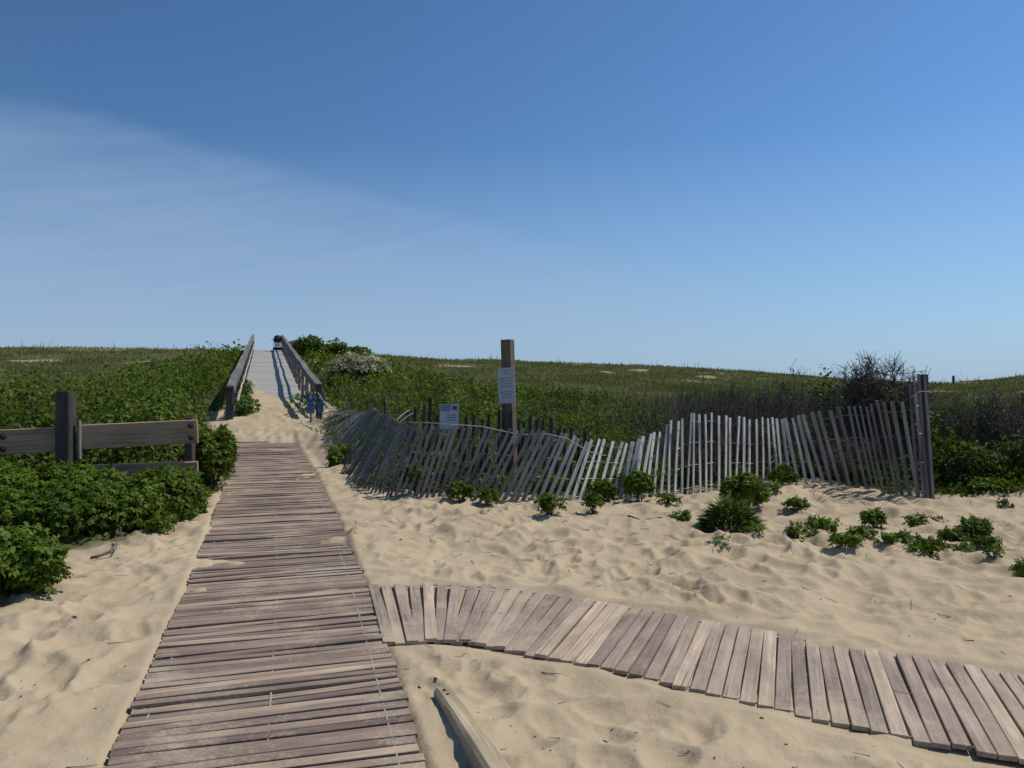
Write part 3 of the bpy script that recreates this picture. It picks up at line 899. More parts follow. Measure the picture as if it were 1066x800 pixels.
# ------------------------------------------------------------------ half-buried timber
def drift_timber():
    a = G(461, 728); b = a + np.array((0.36, -1.05, -0.03)) * 1.0
    gs = [max(gz(*(a + (b - a) * k + np.array((o, 0, 0)))[:2]) for o in (-.05, 0, .05)) for k in (0, .25, .5)]
    a[2] = gs[0] + 0.035; b[2] = a[2] + max((gs[1] + .03 - a[2]) / .25, (gs[2] + .03 - a[2]) / .5, -0.05)
    org = np.array((a[0], a[1], SLOPE * a[1])); t = thing('driftwood_timber', 'grey weathered length of squared timber half buried in sand between the walkways', 'timber', org)
    mb = MB(org); ax = unit(b - a); side = np.array((-ax[1], ax[0], 0.0))
    mb.board(a, b, side, (0, 0, 1), 0.088, 0.10, 0.5, 0.016, 14, 0.012, 1.08, 0.04); mb.build('beam', M['driftwood'], t)
    s2 = unit(np.array((-ax[1], ax[0], 0))) * -1
    for (k, off, mat) in ((0.05, 0.006, 'rust'), (0.10, 0.004, 'rust'), (0.46, 0.004, 'rust'), (0.475, -0.020, 'steel')):
        q = a + (b - a) * k + s2 * off + np.array((0, 0, 0.0055)); bb = MB(org)
        bb.lathe(q, (0, 0, 1), [(-0.01, 0.008), (0.001, 0.008), (0.0025, 0.005), (0.0025, 0)], 10); bb.build('bolt', M[mat], t, True)


drift_timber()


# ------------------------------------------------------------------ vegetation
def bush(name, label, base, rx, ry, h, n, mat, leaf=0.085, lobes=9, group=None, cat='bush', tmpl=SPRIG, stems=10, stem_mat='twig', seed=0, upright=0.35, core=0.35, ground_clip=True, lobe_r=(0.30, 0.48)):
    base = np.array(base, float); base[2] = gz(base[0], base[1])
    rs = np.random.default_rng(seed + 1000)
    t = thing(name, label, cat, base, group)
    c = []
    for i in range(lobes):
        a = rs.uniform(0, 2 * math.pi); q = math.sqrt(rs.uniform(0, 1)) * 0.74
        c.append((q * math.cos(a) * rx, q * math.sin(a) * ry, h * (0.34 + 0.36 * (1 - q) + rs.uniform(-.10, .12)), rs.uniform(*lobe_r)))
    c = np.array(c)
    li = rs.integers(0, lobes, n); lc = c[li]
    d = unit(rs.normal(size=(n, 3)) + np.array((0, 0, 0.45)))
    q = np.where(rs.uniform(size=n) < core, rs.uniform(.35, .85, n), rs.uniform(.82, 1.10, n))
    sc = np.stack([lc[:, 3] * rx, lc[:, 3] * ry, lc[:, 3] * h * 0.9], 1)
    sc = np.maximum(sc, 0.04)
    Pt = lc[:, :3] + d * sc * q[:, None]
    ok = np.ones(n, bool)
    gzv = ground(Pt[:, 0] + base[0], Pt[:, 1] + base[1]) - base[2]
    if ground_clip: ok &= Pt[:, 2] > gzv + 0.015
    Pt = Pt[ok]; d = d[ok]; m = len(Pt)
    nr = unit(d * 0.7 + np.array((0, 0, upright)) + rs.normal(size=(m, 3)) * 0.42)
    fw = d + rs.normal(size=(m, 3)) * 0.6
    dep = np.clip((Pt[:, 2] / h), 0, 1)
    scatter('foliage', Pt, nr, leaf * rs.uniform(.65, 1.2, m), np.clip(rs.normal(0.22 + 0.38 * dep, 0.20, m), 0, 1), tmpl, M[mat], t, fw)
    if stems:
        mb = MB((0, 0, 0))
        for i in range(stems):
            e = c[i % lobes]; a = rs.normal(size=2) * 0.10
            p0 = np.array((a[0] * rx, a[1] * ry, -0.03)); p2 = np.array((e[0] + rs.normal() * .08 * rx, e[1] + rs.normal() * .08 * ry, e[2] + e[3] * h * .5)); p1 = p0 * .45 + p2 * .55 + np.array((rs.normal() * .06 * rx, rs.normal() * .06 * ry, -.10 * h))
            mb.tube([p0, p1 * .5 + p0 * .5 + np.array((0, 0, .05 * h)), p1, p2], 0.004 + 0.006 * h, 5, 0.5, 0.0018)
        mb.build('stem', M[stem_mat], t)
    return t


# the big rose thicket in front of the timber fence, and its neighbours
def thicket():
    base = G(90, 548); base[2] = gz(base[0], base[1])
    t = thing('rose_thicket', 'broad glossy green rose thicket sprawling in front of the timber fence', 'bush', base)
    rs = np.random.default_rng(77)
    outline = [(-70, 572), (-20, 568), (20, 563), (50, 566), (75, 572), (110, 570), (135, 556), (165, 552), (185, 540), (203, 528)]
    lob = []
    for k in range(125):
        q = rs.uniform(0, len(outline) - 1.001); i = int(q); fr = q - i
        px = outline[i][0] * (1 - fr) + outline[i + 1][0] * fr; py = outline[i][1] * (1 - fr) + outline[i + 1][1] * fr
        g = G(px, py); back = rs.uniform(0.12, 1.0)
        y = g[1] + back * max(7.98 - g[1], 0.25); x = g[0] * (y / g[1]) if px < 120 else g[0] - 0.10 * back
        hh = 0.15 + 0.36 * min(1, back * 1.7) * (0.70 + 0.45 * rs.uniform()) * (1 - 0.5 * sstep(130, 195, px))
        lob.append((x, y, hh, rs.uniform(.10, .22)))
    lob = np.array(lob)
    n = 17500; li = rs.integers(0, len(lob), n); lc = lob[li]
    d = unit(rs.normal(size=(n, 3)) + np.array((0, -.15, .45)))
    q = np.where(rs.uniform(size=n) < .3, rs.uniform(.3, .85, n), rs.uniform(.85, 1.12, n))
    r = lc[:, 3] * q
    Pw = np.stack([lc[:, 0] + d[:, 0] * r * 1.15, lc[:, 1] + d[:, 1] * r, lc[:, 2] * .78 + d[:, 2] * r * .9 + SLOPE * lc[:, 1]], 1)
    g = ground(Pw[:, 0], Pw[:, 1]); ok = (Pw[:, 2] > g + .02) & (Pw[:, 1] < 8.05); Pw = Pw[ok]; d = d[ok]; m = len(Pw)
    nr = unit(d * .7 + np.array((0, 0, .4)) + rs.normal(size=(m, 3)) * .42); fw = d + rs.normal(size=(m, 3)) * .6
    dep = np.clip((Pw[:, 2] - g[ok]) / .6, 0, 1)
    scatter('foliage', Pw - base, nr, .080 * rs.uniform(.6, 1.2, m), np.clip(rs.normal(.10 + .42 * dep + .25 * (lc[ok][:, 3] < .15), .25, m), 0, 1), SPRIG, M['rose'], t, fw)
    mb = MB(base)
    for e in lob[::2]:
        a = np.array((e[0] + rs.normal() * .12, e[1] + rs.normal() * .12, 0)); a[2] = gz(a[0], a[1]) - .03
        z = e[2] + SLOPE * e[1]
        mb.tube([a, np.array((e[0] + rs.normal() * .05, e[1] + rs.normal() * .05, a[2] * .5 + z * .5)), np.array((e[0], e[1], z))], .007, 5, .5, .003)
    mb.build('stem', M['twig'], t)


thicket()
g = G(6, 626); bush('rose_bush', 'small bright rose bush alone at the left edge, nearer than the thicket', (g[0] - .10, g[1] + .12, 0), .40, .34, .44, 2800, 'rose', .082, 12, seed=3)
g = G(219, 512); bush('rose_bush', 'leafy rose bush at the end of the timber fence beside the boardwalk', (g[0], g[1] + .1, 0), .25, .45, .90, 2300, 'rose', .080, 22, seed=4, lobe_r=(.18, .34))
g = G(200, 538); bush('rose_sprig', 'low rose sprig on sand below the timber fence end', (g[0] - .05, g[1], 0), .17, .14, .20, 260, 'rose', .075, 5, seed=5, cat='plant')
g = G(170, 556); bush('rose_sprig', 'small rose shoot trailing from the thicket onto the sand', (g[0], g[1] - .05, 0), .13, .11, .16, 170, 'rose', .075, 4, seed=6, cat='plant')
p = rp(0.9, -0.72, 0); bush('rose_bush', 'green bush growing inside the left ramp rail at its foot', p, .20, .85, .50, 800, 'rose_bright', .10, 10, seed=8)
p = rp(5.4, -0.80, 0); bush('rose_bush', 'small green tuft against the left ramp rail farther up', p, .16, .9, .55, 420, 'rose_bright', .11, 8, seed=9)
p = rp(2.2, 0.88, 0); bush('rose_bush', 'thin green weeds along the right ramp rail foot', p, .16, 2.0, .50, 520, 'rose_bright', .10, 12, seed=10)
g = G(343, 492); bush('rose_bush', 'dark green bush between boardwalk and the bent fence corner', (g[0] + .10, g[1] + .25, 0), .17, .35, .30, 520, 'rose', .10, 10, seed=12)
# plants growing through the front fence
for (px, py, w, h, nn, lab, sd) in [(431, 520, .18, .44, 480, 'bush poking through the slat fence low near its bent corner', 13), (480, 526, .16, .26, 280, 'small bush at the fence foot below the small notice', 14), (507, 527, .12, .20, 180, 'little rose bush at the fence foot left of the sign post', 15),
                                    (573, 538, .16, .24, 300, 'dark rose shoot standing on sand in front of the fence below the sign post', 16), (624, 522, .19, .24, 560, 'rose bush in front of the brightest leaning slats', 17), (617, 536, .08, .24, 120, 'spindly rose shoot hanging at the fence foot', 18), (664, 524, .19, .38, 620, 'tall rose bush climbing through the fence where it dips', 19),
                                    (715, 516, .12, .40, 400, 'rose shoot climbing the fence beside the upright slats', 20), (818, 512, .19, .34, 420, 'leafy plant between slats behind the round bush', 21)]:
    g = G(px, py); g2 = g.copy(); g2[1] += .05 if sd in (13, 14, 20, 21) else -.07
    bush('rose_bush', lab, g2, w, w * .6, h, nn, 'rose', .066, 18, seed=sd, cat='plant', stems=9, lobe_r=(.13, .30))
# plants on the open sand
SANDP = [(697, 532, .13, .13, 170, 'low rose seedling pair nearest the fence foot, left of the strap-leaved clump', 'rose'), (708, 545, .10, .11, 150, 'low rose seedling on sand just left of the strap-leaved clump', 'rose'), (829, 541, .12, .20, 240, 'rose plant on sand below the fence, upper one of a loose trio', 'rose'),
         (827, 569, .08, .19, 150, 'upright rose shoot, lowest of the loose trio on sand', 'rose'), (853, 558, .10, .15, 150, 'rose plant in the loose trio beside the dead twigs', 'rose'), (845, 567, .06, .07, 60, 'tiny rose leaf tuft in the loose trio', 'rose'), (867, 563, .05, .12, 40, 'thin bare-stemmed sprout right of the loose trio', 'rose'),
         (911, 556, .12, .24, 300, 'taller rose plant heading a diagonal chain of plants on sand', 'rose'), (898, 569, .11, .13, 180, 'rose plant in the middle of the diagonal chain', 'rose'), (883, 579, .14, .16, 260, 'rose plant at the low end of the diagonal chain', 'rose'), (925, 575, .06, .15, 90, 'slender rose plant right of the diagonal chain', 'rose'),
         (942, 575, .06, .12, 80, 'small rose plant between the slender one and the spreading one', 'rose'), (966, 584, .15, .16, 300, 'spreading low rose plant on the open sand', 'rose'), (955, 556, .12, .11, 160, 'flat rose plant highest on the sand slope right of the post', 'rose'), (975, 553, .09, .10, 90, 'pale flat rose seedling below the fence end post', 'rose'),
         (994, 570, .13, .14, 240, 'rose plant joined to the largest right-hand sand bush', 'rose'), (1016, 569, .15, .27, 420, 'largest rose bush on the sand at the right', 'rose'), (1030, 578, .09, .17, 130, 'rose shoot right under the largest sand bush', 'rose'), (1002, 582, .09, .09, 110, 'low rose plant in front of the largest sand bush', 'rose'),
         (1037, 590, .04, .10, 36, 'tiny lone rose sprout farthest right on the sand slope', 'rose'), (1070, 606, .08, .17, 140, 'rose plant cut by the right edge of the view', 'rose'), (753, 578, .09, .06, 46, 'tiny bright green seedling on bare sand below the strap-leaved clump', 'rose_bright'), (786, 568, .04, .12, 26, 'wispy sprout on sand right of the strap-leaved clump', 'rose'),
         (807, 528, .06, .17, 60, 'small sprout in front of the sand mound by the fence', 'rose'), (1047, 533, .09, .10, 60, 'greyish dry seedling at the top of the sand slope', 'dark_leaf')]
for i, (px, py, w, h, nn, lab, mt) in enumerate(SANDP):
    bush('sand_rose', lab, G(px, py - 3), w * 1.15, w * .9, h * .70, int(nn * .68), mt, .060, 14, group='rose seedlings on the open sand', seed=40 + i, cat='plant', stems=9, lobe_r=(.13, .30))
g = G(776, 533); bush('rose_bush', 'round dense dark rose bush against the fence behind the strap-leaved clump', (g[0], g[1], 0), .25, .22, .34, 1500, 'rose', .07, 9, seed=30)


def strap_clump():
    base = G(760, 552); base[2] = gz(base[0], base[1])
    t = thing('strap_leaf_clump', 'mounded clump of narrow shiny strap leaves on sand before the fence', 'plant', base)
    rs = np.random.default_rng(9); n = 900
    a = rs.uniform(0, 6.283, n); q = np.sqrt(rs.uniform(0, 1, n)); x = q * np.cos(a) * .27; y = q * np.sin(a) * .20
    z = .30 * (1 - q ** 2) * rs.uniform(.45, 1.0, n) + .02
    up = unit(np.stack([np.cos(a) * q * 1.3, np.sin(a) * q * 1.3, 1.0 - .35 * q], 1) + rs.normal(size=(n, 3)) * .35)
    tm = (np.array([(-.35, 0, 0), (.35, 0, 0), (-.5, .05, .45), (.5, .05, .45), (-.08, .28, .95), (.08, .28, .95)], float), BLADE[1])
    L = rs.uniform(.07, .125, n)
    scatter('foliage', np.stack([x, y, z - .03], 1), up, L, rs.uniform(0, 1, n), tm, M['golden_leaf'], t, np.stack([np.cos(a), np.sin(a), -.2 + 0 * a], 1), np.full(n, .030))
    mb = MB((0, 0, 0))
    for i in range(14): mb.tube([(x[i] * .3, y[i] * .3, -.02), (x[i] * .7, y[i] * .7, z[i] * .6), (x[i], y[i], z[i])], .005, 5, .5, .002)
    mb.build('stem', M['twig'], t)


strap_clump()
# shrubs standing on the dune by the ramp
for (px, d, py, w, h, nn, lab, sd) in [(322, 47, 364, 1.1, 1.25, 1300, 'dark shrub on the skyline just right of the ramp rail', 60), (345, 48, 364, 1.4, 1.05, 1300, 'dark shrub on the skyline left of the cream bush', 61), (371, 50, 367, 1.1, .55, 800, 'low dark shrub on the skyline above the cream bush', 62)]:
    p = P(px, py, d); bush('dune_shrub', lab, p, w, w, h, nn, 'cover', .22, 9, seed=sd, tmpl=LEAF4, stems=5)


def cream_bush():
    p = on_ground(373, 396); q = p[1] / 36.0; print('cream', p)
    t = bush('blossom_bush', 'rounded bush covered in cream blossom on the dune right of the ramp', p, 1.45, 1.1, 1.25, 1300, 'dark_leaf', .16, 11, seed=70, tmpl=LEAF4, stem_mat='twig_grey'); t.scale = (q, q, q)
    rs = np.random.default_rng(71); n = 2800
    d3 = unit(rs.normal(size=(n, 3)) + np.array((.25, -.2, .55))); q = rs.uniform(.86, 1.1, n)[:, None]
    lump = (1 + .18 * np.sin(d3[:, :1] * 9) * np.cos(d3[:, 1:2] * 8))
    Pt = d3 * np.array((1.40, 1.05, .80)) * q * lump + np.array((0, 0, .42)); ok = Pt[:, 2] > .42; Pt = Pt[ok]
    scatter('blossom', Pt, unit(d3[ok] + rs.normal(size=(ok.sum(), 3)) * .6), rs.uniform(.08, .15, ok.sum()), rs.uniform(0, 1, ok.sum()), LEAF4, M['cream'], t)


cream_bush()


def twig_bush(name, label, base, rx, h, n, mat='twig', leaves=0, leafmat='dark_leaf', r0=.010, seed=0, sub=5):
    base = np.array(base, float); base[2] = gz(base[0], base[1]); rs = np.random.default_rng(seed + 500)
    t = thing(name, label, 'bush', base); mb = MB((0, 0, 0)); tips = []
    for i in range(n):
        a = rs.uniform(0, 6.283); q = math.sqrt(rs.uniform()); st = np.array((.25 * q * math.cos(a) * rx, .25 * q * math.sin(a) * rx, -.05))
        end = np.array((q * math.cos(a) * rx, q * math.sin(a) * rx * .8, h * rs.uniform(.7, 1.03) * (1 - .35 * q * q)))
        pts = [st + (end - st) * k + np.array((rs.normal() * .05 * rx, rs.normal() * .05 * rx, .10 * h * math.sin(3.1 * k))) * (k > 0) for k in (0, .3, .6, .85, 1)]
        mb.tube(pts, r0, 5, .5, r0 * .35)
        for s in range(sub):
            k = rs.uniform(.35, 1); j = min(int(k * 4), 3); p0 = pts[j] + (pts[j + 1] - pts[j]) * rs.uniform()
            dv = unit(rs.normal(size=3) * .8 + np.array((0, 0, .9))) * h * rs.uniform(.12, .26); p1 = p0 + dv * .5 + rs.normal(size=3) * .02
            mb.tube([p0, p1, p0 + dv], r0 * .5, 4, .5, r0 * .25); tips += [p1, p0 + dv]
            for w in range(4):
                d2 = unit(rs.normal(size=3) + np.array((0, 0, .7))) * h * rs.uniform(.05, .11); mb.tube([p1, p1 + d2], r0 * .33, 3, .5, r0 * .2); tips.append(p1 + d2)
    mb.build('branches' if False else 'branch_work', M[mat], t)
    if leaves:
        tp = np.array(tips); idx = rs.integers(0, len(tp), leaves); Pt = tp[idx] + rs.normal(size=(leaves, 3)) * .015
        scatter('foliage', Pt, unit(rs.normal(size=(leaves, 3)) + np.array((0, 0, .6))), rs.uniform(.02, .042, leaves), rs.uniform(0, 1, leaves), LEAF4, M[leafmat], t)
    return t


def at(px, d):
    return np.array(((px - 533) / F * d, d, 0))


twig_bush('bare_bush', 'dark bare twiggy bush rising above the skyline beside the fence end post', at(916, 10.6), .62, 1.58, 52, 'twig', 1500, r0=.010, seed=1, sub=15)
twig_bush('bare_bush', 'low dark twiggy bush left of the tallest bare bush', at(872, 11.6), .55, 1.35, 26, 'twig', 350, r0=.010, seed=2)
twig_bush('bare_bush', 'dark tangled bush with one bent branch behind the upright slats', at(783, 11.8), .75, 1.22, 28, 'twig', 420, r0=.011, seed=3)
twig_bush('bare_bush', 'wide dark leafless bush behind the dip of the fence', at(735, 12.2), .75, 1.05, 24, 'twig', 420, r0=.010, seed=4)
twig_bush('bare_bush', 'thin twiggy bush poking the skyline left of the yellow-green shrub', at(829, 12.0), .5, 1.42, 18, 'twig', 260, r0=.008, seed=5)
twig_bush('bare_bush', 'grey leafless twigs tangled behind the darkest slats', at(882, 9.75), .42, .62, 30, 'twig_grey', 60, r0=.006, seed=6)
twig_bush('bare_bush', 'dark bare bush right of the fence end post', at(1010, 10.6), .75, 1.15, 40, 'twig', 700, r0=.010, seed=7)
twig_bush('bare_bush', 'dark bare bush at the far right behind the sand slope', at(1062, 10.8), .80, 1.10, 40, 'twig', 700, r0=.010, seed=8)
p = at(855, 12.6); bush('leafy_shrub', 'yellow-green leafy shrub topping the brush beside the tallest bare bush', p, .36, .34, 1.42, 520, 'rose_bright', .075, 7, seed=80, tmpl=LEAF6)
p = at(935, 10.3); bush('leafy_shrub', 'green leafy shrub seen between the last slats of the fence', p, .55, .5, 1.05, 1500, 'cover', .075, 9, seed=81, tmpl=LEAF6)
for (px, d, w, h, lab, sd) in [(1005, 9.6, .50, .72, 'dark leafy bush at the sand edge right of the end post', 82), (1058, 9.7, .55, .80, 'dark leafy bush at the sand edge at the far right', 83), (1120, 9.9, .6, .8, 'dark leafy bush beyond the right edge', 84)]:
    bush('leafy_shrub', lab, at(px, d), w, w, h * .8, 1300, 'dark_leaf', .055, 14, seed=sd, tmpl=LEAF6, lobe_r=(.2, .4), stems=26)
# upright fallen branch by the post
a = G(985, 512); bq = a + np.array((.22, .1, 0)); a[2] += .3
mb = MB(a); mb.tube([a, a * .5 + bq * .5 + np.array((.02, 0, .02)), bq + np.array((0, 0, .02))], .010, 5, .5, .006); tag(mb.build('fallen_branch', M['twig_grey'], None), 'pale dead branch leaning in the bushes right of the end post', 'branch')


# ---- ground cover nobody could count
def sample(n, y0, y1, u0, u1, p=1.0):
    y = y0 * (y1 / y0) ** rng.uniform(0, 1, n); u = rng.uniform(u0, u1, n)
    return u * y, y


def ramp_clear(x, y):
    s = (x - RAMP0[0]) * RD[0] + (y - RAMP0[1]) * RD[1]; l = (x - RAMP0[0]) * RN[0] + (y - RAMP0[1]) * RN[1]
    return (np.abs(l) > 1.18) | (s < -1.5)


def shrub_weight(x, y):
    px = 533 + F * x / y
    lim = np.interp(px, [-300, 0, 120, 180, 240, 320, 400, 470, 560, 700, 800, 960, 1066, 1300], [17, 17, 18, 30, 44, 44, 34, 28, 22, 17.5, 15, 14, 15, 16])
    return 1 - sstep(0.80, 1.22, y / lim + 0.28 * pn(x * .22, y * .14, 201))


def shrub_cover():
    N = 420000
    x, y = sample(N, 8.3, 54, -1.05, 1.05)
    px = 533 + F * x / y
    w = shrub_weight(x, y) * veg_mask(x, y)
    dens = 0.45 + 0.55 * sstep(-.35, .15, fbm(x * .8, y * .6, 203, 2))
    ok = (rng.uniform(size=N) < w * dens) & ramp_clear(x, y) & ~((px < 215) & (y < 8.5)) & ~((px > 300) & (px < 385) & (y > 10.6) & (y < 18.6) & (rng.uniform(size=N) < .35))
    x = x[ok]; y = y[ok]; px = px[ok]; n = len(x)
    lump = fbm(x * .95, y * .75, 205, 3)
    hc = (0.44 + 0.46 * lump) * (0.75 + .35 * sstep(9, 14, y))
    hc = np.clip(hc, .08, 1.1)
    tall = (1 - sstep(205, 235, px)) * (1 - sstep(15.5, 20, y)) * sstep(8.6, 9.6, y)
    hc = hc * np.where(px < 300, 1.15, 1.0) * (1 + .55 * tall) * (1 - .35 * sstep(330, 380, px) * (1 - sstep(640, 760, px)))
    edge = sstep(0.35, 1.0, veg_mask(x - .25, y) * veg_mask(x + .25, y) * veg_mask(x, y - .3)); hc = hc * np.where((px > 385) & (px < 970), .75 + .25 * edge, .35 + .65 * edge)
    hc = hc * (1 - .5 * ((px > 300) & (px < 385) & (y > 10.6) & (y < 18.6)))
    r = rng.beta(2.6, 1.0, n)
    e = .25
    z = macro(x, y) + hc * r
    gx = (fbm((x + e) * .95, y * .75, 205, 3) - lump) / e * -.46; gy = (fbm(x * .95, (y + e) * .75, 205, 3) - lump) / e * -.46
    nr = unit(np.stack([gx, gy, np.ones(n) * .8], 1) + rng.normal(size=(n, 3)) * .55)
    sc = np.maximum(.068, .0049 * y) * (1 + .25 * tall) * rng.uniform(.7, 1.25, n)
    brush = sstep(690, 780, px) * (y < 17)
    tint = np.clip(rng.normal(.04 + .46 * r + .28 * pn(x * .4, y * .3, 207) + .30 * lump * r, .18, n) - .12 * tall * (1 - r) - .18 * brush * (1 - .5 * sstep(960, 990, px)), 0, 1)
    Pn_ = np.stack([x, y, z], 1)
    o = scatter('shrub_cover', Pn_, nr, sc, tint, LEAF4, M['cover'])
    tag(o, 'dense low green shrubs covering the lower dune slopes', 'shrubs', kind='stuff')
    print('shrub', n)


def twig_cover():
    """bare stems standing in the brush behind the fence and at the left"""
    N = 80000
    x, y = sample(N, 9.4, 22, -1.0, 1.0); px = 533 + F * x / y
    w = (.06 + .94 * sstep(630, 740, px) * (1 - .6 * sstep(965, 990, px))) * veg_mask(x, y) * (y < 19) * (1 - .0 * px) * sstep(-.3, .3, pn(x * .6, y * .6, 231) + .15)
    ok = (rng.uniform(size=N) < w) & ramp_clear(x, y); x = x[ok]; y = y[ok]; n = len(x)
    h = (.65 + .55 * rng.uniform(size=n)) * (1 + .35 * pn(x, y, 233))
    up = unit(np.stack([rng.normal(size=n) * .32, rng.normal(size=n) * .32, np.ones(n)], 1))
    o = scatter('twig_cover', np.stack([x, y, macro(x, y)], 1), up, h, rng.uniform(size=n), BLADE, M['twig'], None, None, np.full(n, .003) + .0003 * y)
    tag(o, 'bare dark stems standing through the brush behind the fence', 'brush', kind='stuff')
    print('twigs', n)


def beach_grass():
    N = 620000
    x, y = sample(N, 13, 62, -1.05, 1.05)
    w = (1 - .88 * shrub_weight(x, y)) * veg_mask(x, y)
    bare = sstep(.40, .56, pn(x * .30, y * .22, 101)) * sstep(24, 34, y)
    dens = .45 + .55 * sstep(-.4, .3, fbm(x * .5, y * .35, 213, 2))
    ok = (rng.uniform(size=N) < w * dens * (1 - .85 * bare)) & ramp_clear(x, y)
    x = x[ok]; y = y[ok]; n = len(x)
    h = (.15 + .10 * pn(x * .25, y * .2, 215) + .05 * rng.normal(size=n)); h = np.clip(h, .06, .7) * np.where(rng.uniform(size=n) < .010, 3.0, 1.0)
    up = unit(np.stack([rng.normal(.10, .5, n), rng.normal(0, .5, n), np.ones(n)], 1))
    tint = np.clip(rng.normal(.42 + .34 * fbm(x * .35, y * .2, 217, 3) + .10 * sstep(38, 50, y) * (x < -10), .22, n), 0, 1)
    o = scatter('beach_grass', np.stack([x, y, macro(x, y) - .02], 1), up, h, tint, BLADE, M['grass'], None, None, .003 + .00075 * y)
    tag(o, 'olive beach grass growing thick over the upper dune to the skyline', 'grass', kind='stuff')
    print('grass', n)


shrub_cover(); twig_cover(); beach_grass()
p = P(993, 397, 58); mb = MB(p); mb.board(p - np.array((0, 0, .4)), p + np.array((0, 0, .42)), (1, 0, 0), (0, -1, 0), .14, .12); tag(mb.build('marker_post', M['post_dark'], None), 'tiny dark marker post on the far right skyline', 'post')


# ------------------------------------------------------------------ litter on the sand
def stick(pts, r, label, mat='twig_grey'):
    q = []
    for (px, py, h) in pts:
        g = G(px, py); g[2] = gz(g[0], g[1]) + h; q.append(g)
    mb = MB(q[0]); mb.tube(q, r, 6, .5, r * .5)
    return mb, q


mb, q = stick([(95, 583, .008), (104, 584.5, .012), (115, 582.5, .02), (122, 578, .05), (125, 571, .09)], .010, '')
e = q[-1]
for k in range(8):
    v = np.array((random.gauss(0, .05), random.gauss(0, .05), random.uniform(.0, .05))); mb.tube([e, e + v], .010, 5, .2, .004)
mb.tube([q[1] + np.array((0, -.05, .0)), q[2] + np.array((.05, -.04, .0)), q[3] + np.array((0, 0, -.02))], .006, 5)
tag(mb.build('dead_branch', M['twig_grey'], None), 'grey forked dead branch on sand near the rose thicket', 'branch')
mb, q = stick([(654, 540, .01), (668, 543, .012), (680, 542, .012), (690, 543, .01)], .009, ''); tag(mb.build('dead_branch', M['twig_grey'], None), 'thin grey stick on sand below the fence dip', 'branch')
mb, q = stick([(556, 541, .012), (562, 537, .02), (570, 534, .02)], .006, ''); tag(mb.build('dead_branch', M['twig_grey'], None), 'short twig on sand beside the shoot below the sign post', 'branch')


def vine():
    base = G(880, 521); base[2] = gz(base[0], base[1]); mb = MB(base); rs = np.random.default_rng(4)
    for i in range(46):
        a = G(rs.uniform(835, 940), rs.uniform(515, 530)); pts = []
        an = rs.normal(0, .5); L = rs.uniform(.12, .4)
        for k in np.linspace(0, 1, 5):
            x = a[0] + math.cos(an) * L * k; y = a[1] + math.sin(an) * L * k * .6 + .03 * math.sin(k * 5 + i); pts.append((x, y, gz(x, y) + .012 + .035 * math.sin(math.pi * k) * rs.uniform()))
        mb.tube(pts, .0035, 4, .5, .002)
    tag(mb.build('dead_vine', M['twig_grey'], None), 'dead brown vine tangle on the sand mound at the fence foot', 'vine')


vine()


def wrack():
    """scraps of dry seaweed and leaf on the sand"""
    n = 520; rs = np.random.default_rng(6); V = []; Fs = []; k0 = 0
    x, y = sample(n, 2.4, 14, -.8, .8)
    ok = (veg_mask(x, y) < .2) & (dist_poly(x, y, MAIN) > .66) & (dist_poly(x, y, SMID) > .62); x = x[ok]; y = y[ok]; z = ground(x, y)
    for i in range(len(x)):
        L = rs.choice((.005, .008, .012, .02, .03), p=(.35, .33, .2, .09, .03)); a = rs.uniform(0, 6.28); w = L * rs.uniform(.15, .5)
        d = np.array((math.cos(a), math.sin(a), 0)); s = np.array((-d[1], d[0], 0)); c = np.array((x[i], y[i], z[i] + .002)); h = L * rs.uniform(.15, .4)
        V += [c - d * L, c - s * w, c + d * L + np.array((0, 0, h * .5)), c + s * w, c + np.array((0, 0, h))]
        Fs += [(k0, k0 + 1, k0 + 4), (k0 + 1, k0 + 2, k0 + 4), (k0 + 2, k0 + 3, k0 + 4), (k0 + 3, k0, k0 + 4)]; k0 += 5
    o = np_mesh('beach_litter', np.array(V), Fs, M['wrack']); tag(o, 'dark scraps of dry seaweed and leaf scattered on the sand', 'litter', kind='stuff')


wrack()


def straw():
    """bits of bleached straw and broken twig lying on the sand, most of them near the fence and the plants"""
    rs = np.random.default_rng(16); mb = MB((0, 0, 0)); k = 0
    while k < 330:
        y = rs.uniform(2.6, 9.0) if rs.uniform() < .35 else rs.uniform(6.0, 8.8); x = rs.uniform(-.7, .75) * y
        a = np.array([x]), np.array([y])
        if veg_mask(*a)[0] > .3 or dist_poly(*a, MAIN)[0] < .66 or dist_poly(*a, SMID)[0] < .62: continue
        L = rs.uniform(.03, .13); an = rs.uniform(0, 6.28); bend = rs.normal() * .3; pts = []
        for q in (0, .5, 1):
            px, py = x + math.cos(an + bend * q) * L * q, y + math.sin(an + bend * q) * L * q
            pts.append((px, py, gz(px, py) + .003 + .006 * q * rs.uniform()))
        mb.tube(pts, rs.uniform(.0012, .0028), 4, .5, .001); k += 1
    tag(mb.build('straw_litter', M['twig_grey'], None), 'bleached straw and broken twigs strewn on the sand', 'litter', kind='stuff')


straw()

# ------------------------------------------------------------------ light, sky, camera
SUN_AZ = R(74)      # clockwise from straight ahead: the sun stands to the right
SUN_EL = R(57)
w = bpy.data.worlds.new('World'); bpy.context.scene.world = w; w.use_nodes = True
nt = NT(w.node_tree)
sky = nt.n('ShaderNodeTexSky', sky_type='NISHITA'); sky.sun_disc = False; sky.sun_elevation = SUN_EL; sky.sun_rotation = SUN_AZ
sky.air_density = 1.0; sky.dust_density = 0.3; sky.ozone_density = 2.5; sky.altitude = 0
dirv = nt.n('ShaderNodeTexCoord').outputs['Generated']
sep = nt.n('ShaderNodeSeparateXYZ', {'Vector': dirv}).outputs
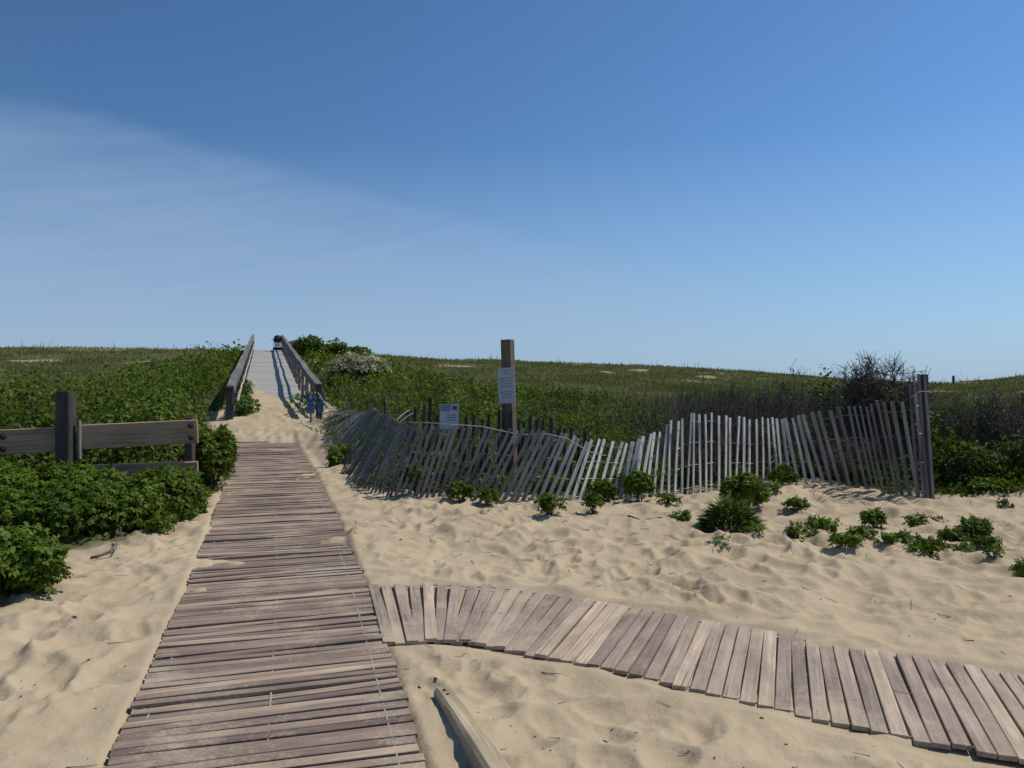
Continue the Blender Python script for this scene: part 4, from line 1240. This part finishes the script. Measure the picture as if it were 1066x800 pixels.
# a thin veil of cirrus whose edge slopes down to the right
wob = nt.noise(nt.n('ShaderNodeMapping', {'Vector': dirv, 'Scale': (2.2, 2.2, 9.0), 'Rotation': (0, R(14), 0)}).outputs[0], 2.0, 6, 0.6, 0.4)
band = nt.math('SUBTRACT', nt.math('SUBTRACT', nt.math('MULTIPLY', sep[1], 0.200), nt.math('MULTIPLY', sep[0], 0.270)), sep[2])
band = nt.math('ADD', band, nt.math('MULTIPLY', nt.math('SUBTRACT', wob, 0.5), 0.06))
veil = nt.ramp(nt.mapr(band, -0.02, 0.22, 0, 1), [(0.05, 0.0), (0.13, 0.36), (0.45, 0.70), (1.0, 1.0)])
fade = nt.mapr(sep[0], 0.1, 0.62, 1.0, 0.0)
rot = nt.n('ShaderNodeMapping', {'Vector': dirv, 'Rotation': (0, R(14), 0)}).outputs[0]
fib = nt.noise(nt.n('ShaderNodeMapping', {'Vector': rot, 'Scale': (1.3, 1.3, 22)}).outputs[0], 1.6, 7, 0.62, 0.5)
streak = nt.math('MULTIPLY', nt.mapr(wob, 0.32, 0.68, 0.65, 1.1), nt.mapr(fib, 0.30, 0.72, 0.55, 1.25))
veil = nt.math('MULTIPLY', nt.math('MULTIPLY', veil, nt.math('MAXIMUM', fade, 0.0)), streak)
up = nt.mapr(sep[2], -0.05, 0.02, 0.0, 1.0)
veil = nt.math('MULTIPLY', nt.math('MULTIPLY', veil, up), nt.mapr(sep[1], 0.0, 0.3, 0.0, 1.0))
tinted = nt.mix(1.0, sky.outputs[0], (0.575, 0.83, 1.05), 'MULTIPLY')
lr = nt.mapr(sep[0], -0.6, 0.6, 0.84, 1.12)
tinted = nt.mix(1.0, tinted, nt.n('ShaderNodeCombineColor', {0: lr, 1: lr, 2: lr}).outputs[0], 'MULTIPLY')
hz = nt.ramp(nt.mapr(sep[2], 0.0, 0.30, 0, 1), [(0.0, 0.85), (0.25, 0.50), (1.0, 0.0)])
tinted = nt.mix(hz, tinted, (3.6, 4.9, 6.7))
col = nt.mix(nt.math('MULTIPLY', veil, 0.57), tinted, (3.3, 4.45, 6.3))
bg = nt.n('ShaderNodeBackground', {'Color': col, 'Strength': 0.10})
out = nt.n('ShaderNodeOutputWorld'); nt.t.links.new(bg.outputs[0], out.inputs[0])

ld = bpy.data.lights.new('sun', 'SUN'); ld.energy = 3.9; ld.angle = R(0.5); ld.color = (1.0, 0.945, 0.86)
sun = bpy.data.objects.new('sun', ld); C.objects.link(sun)
from mathutils import Vector
sd = Vector((math.sin(SUN_AZ) * math.cos(SUN_EL), math.cos(SUN_AZ) * math.cos(SUN_EL), math.sin(SUN_EL)))
sun.rotation_euler = sd.to_track_quat('Z', 'Y').to_euler(); sun.location = sd * 30

cd = bpy.data.cameras.new('camera'); cam = bpy.data.objects.new('camera', cd); C.objects.link(cam)
cam.location = (0, 0, CAMH); cam.rotation_euler = (R(90), 0, 0); cd.sensor_width = 36; cd.sensor_fit = 'HORIZONTAL'; cd.lens = 36 * F / 1066; cd.clip_end = 6000; cd.clip_start = 0.05
sc = bpy.context.scene; sc.camera = cam
sc.render.engine = 'CYCLES'; sc.cycles.use_denoising = True; sc.cycles.max_bounces = 8; sc.cycles.transparent_max_bounces = 8
sc.view_settings.view_transform = 'Standard'; sc.view_settings.look = 'None'; sc.view_settings.exposure = 0
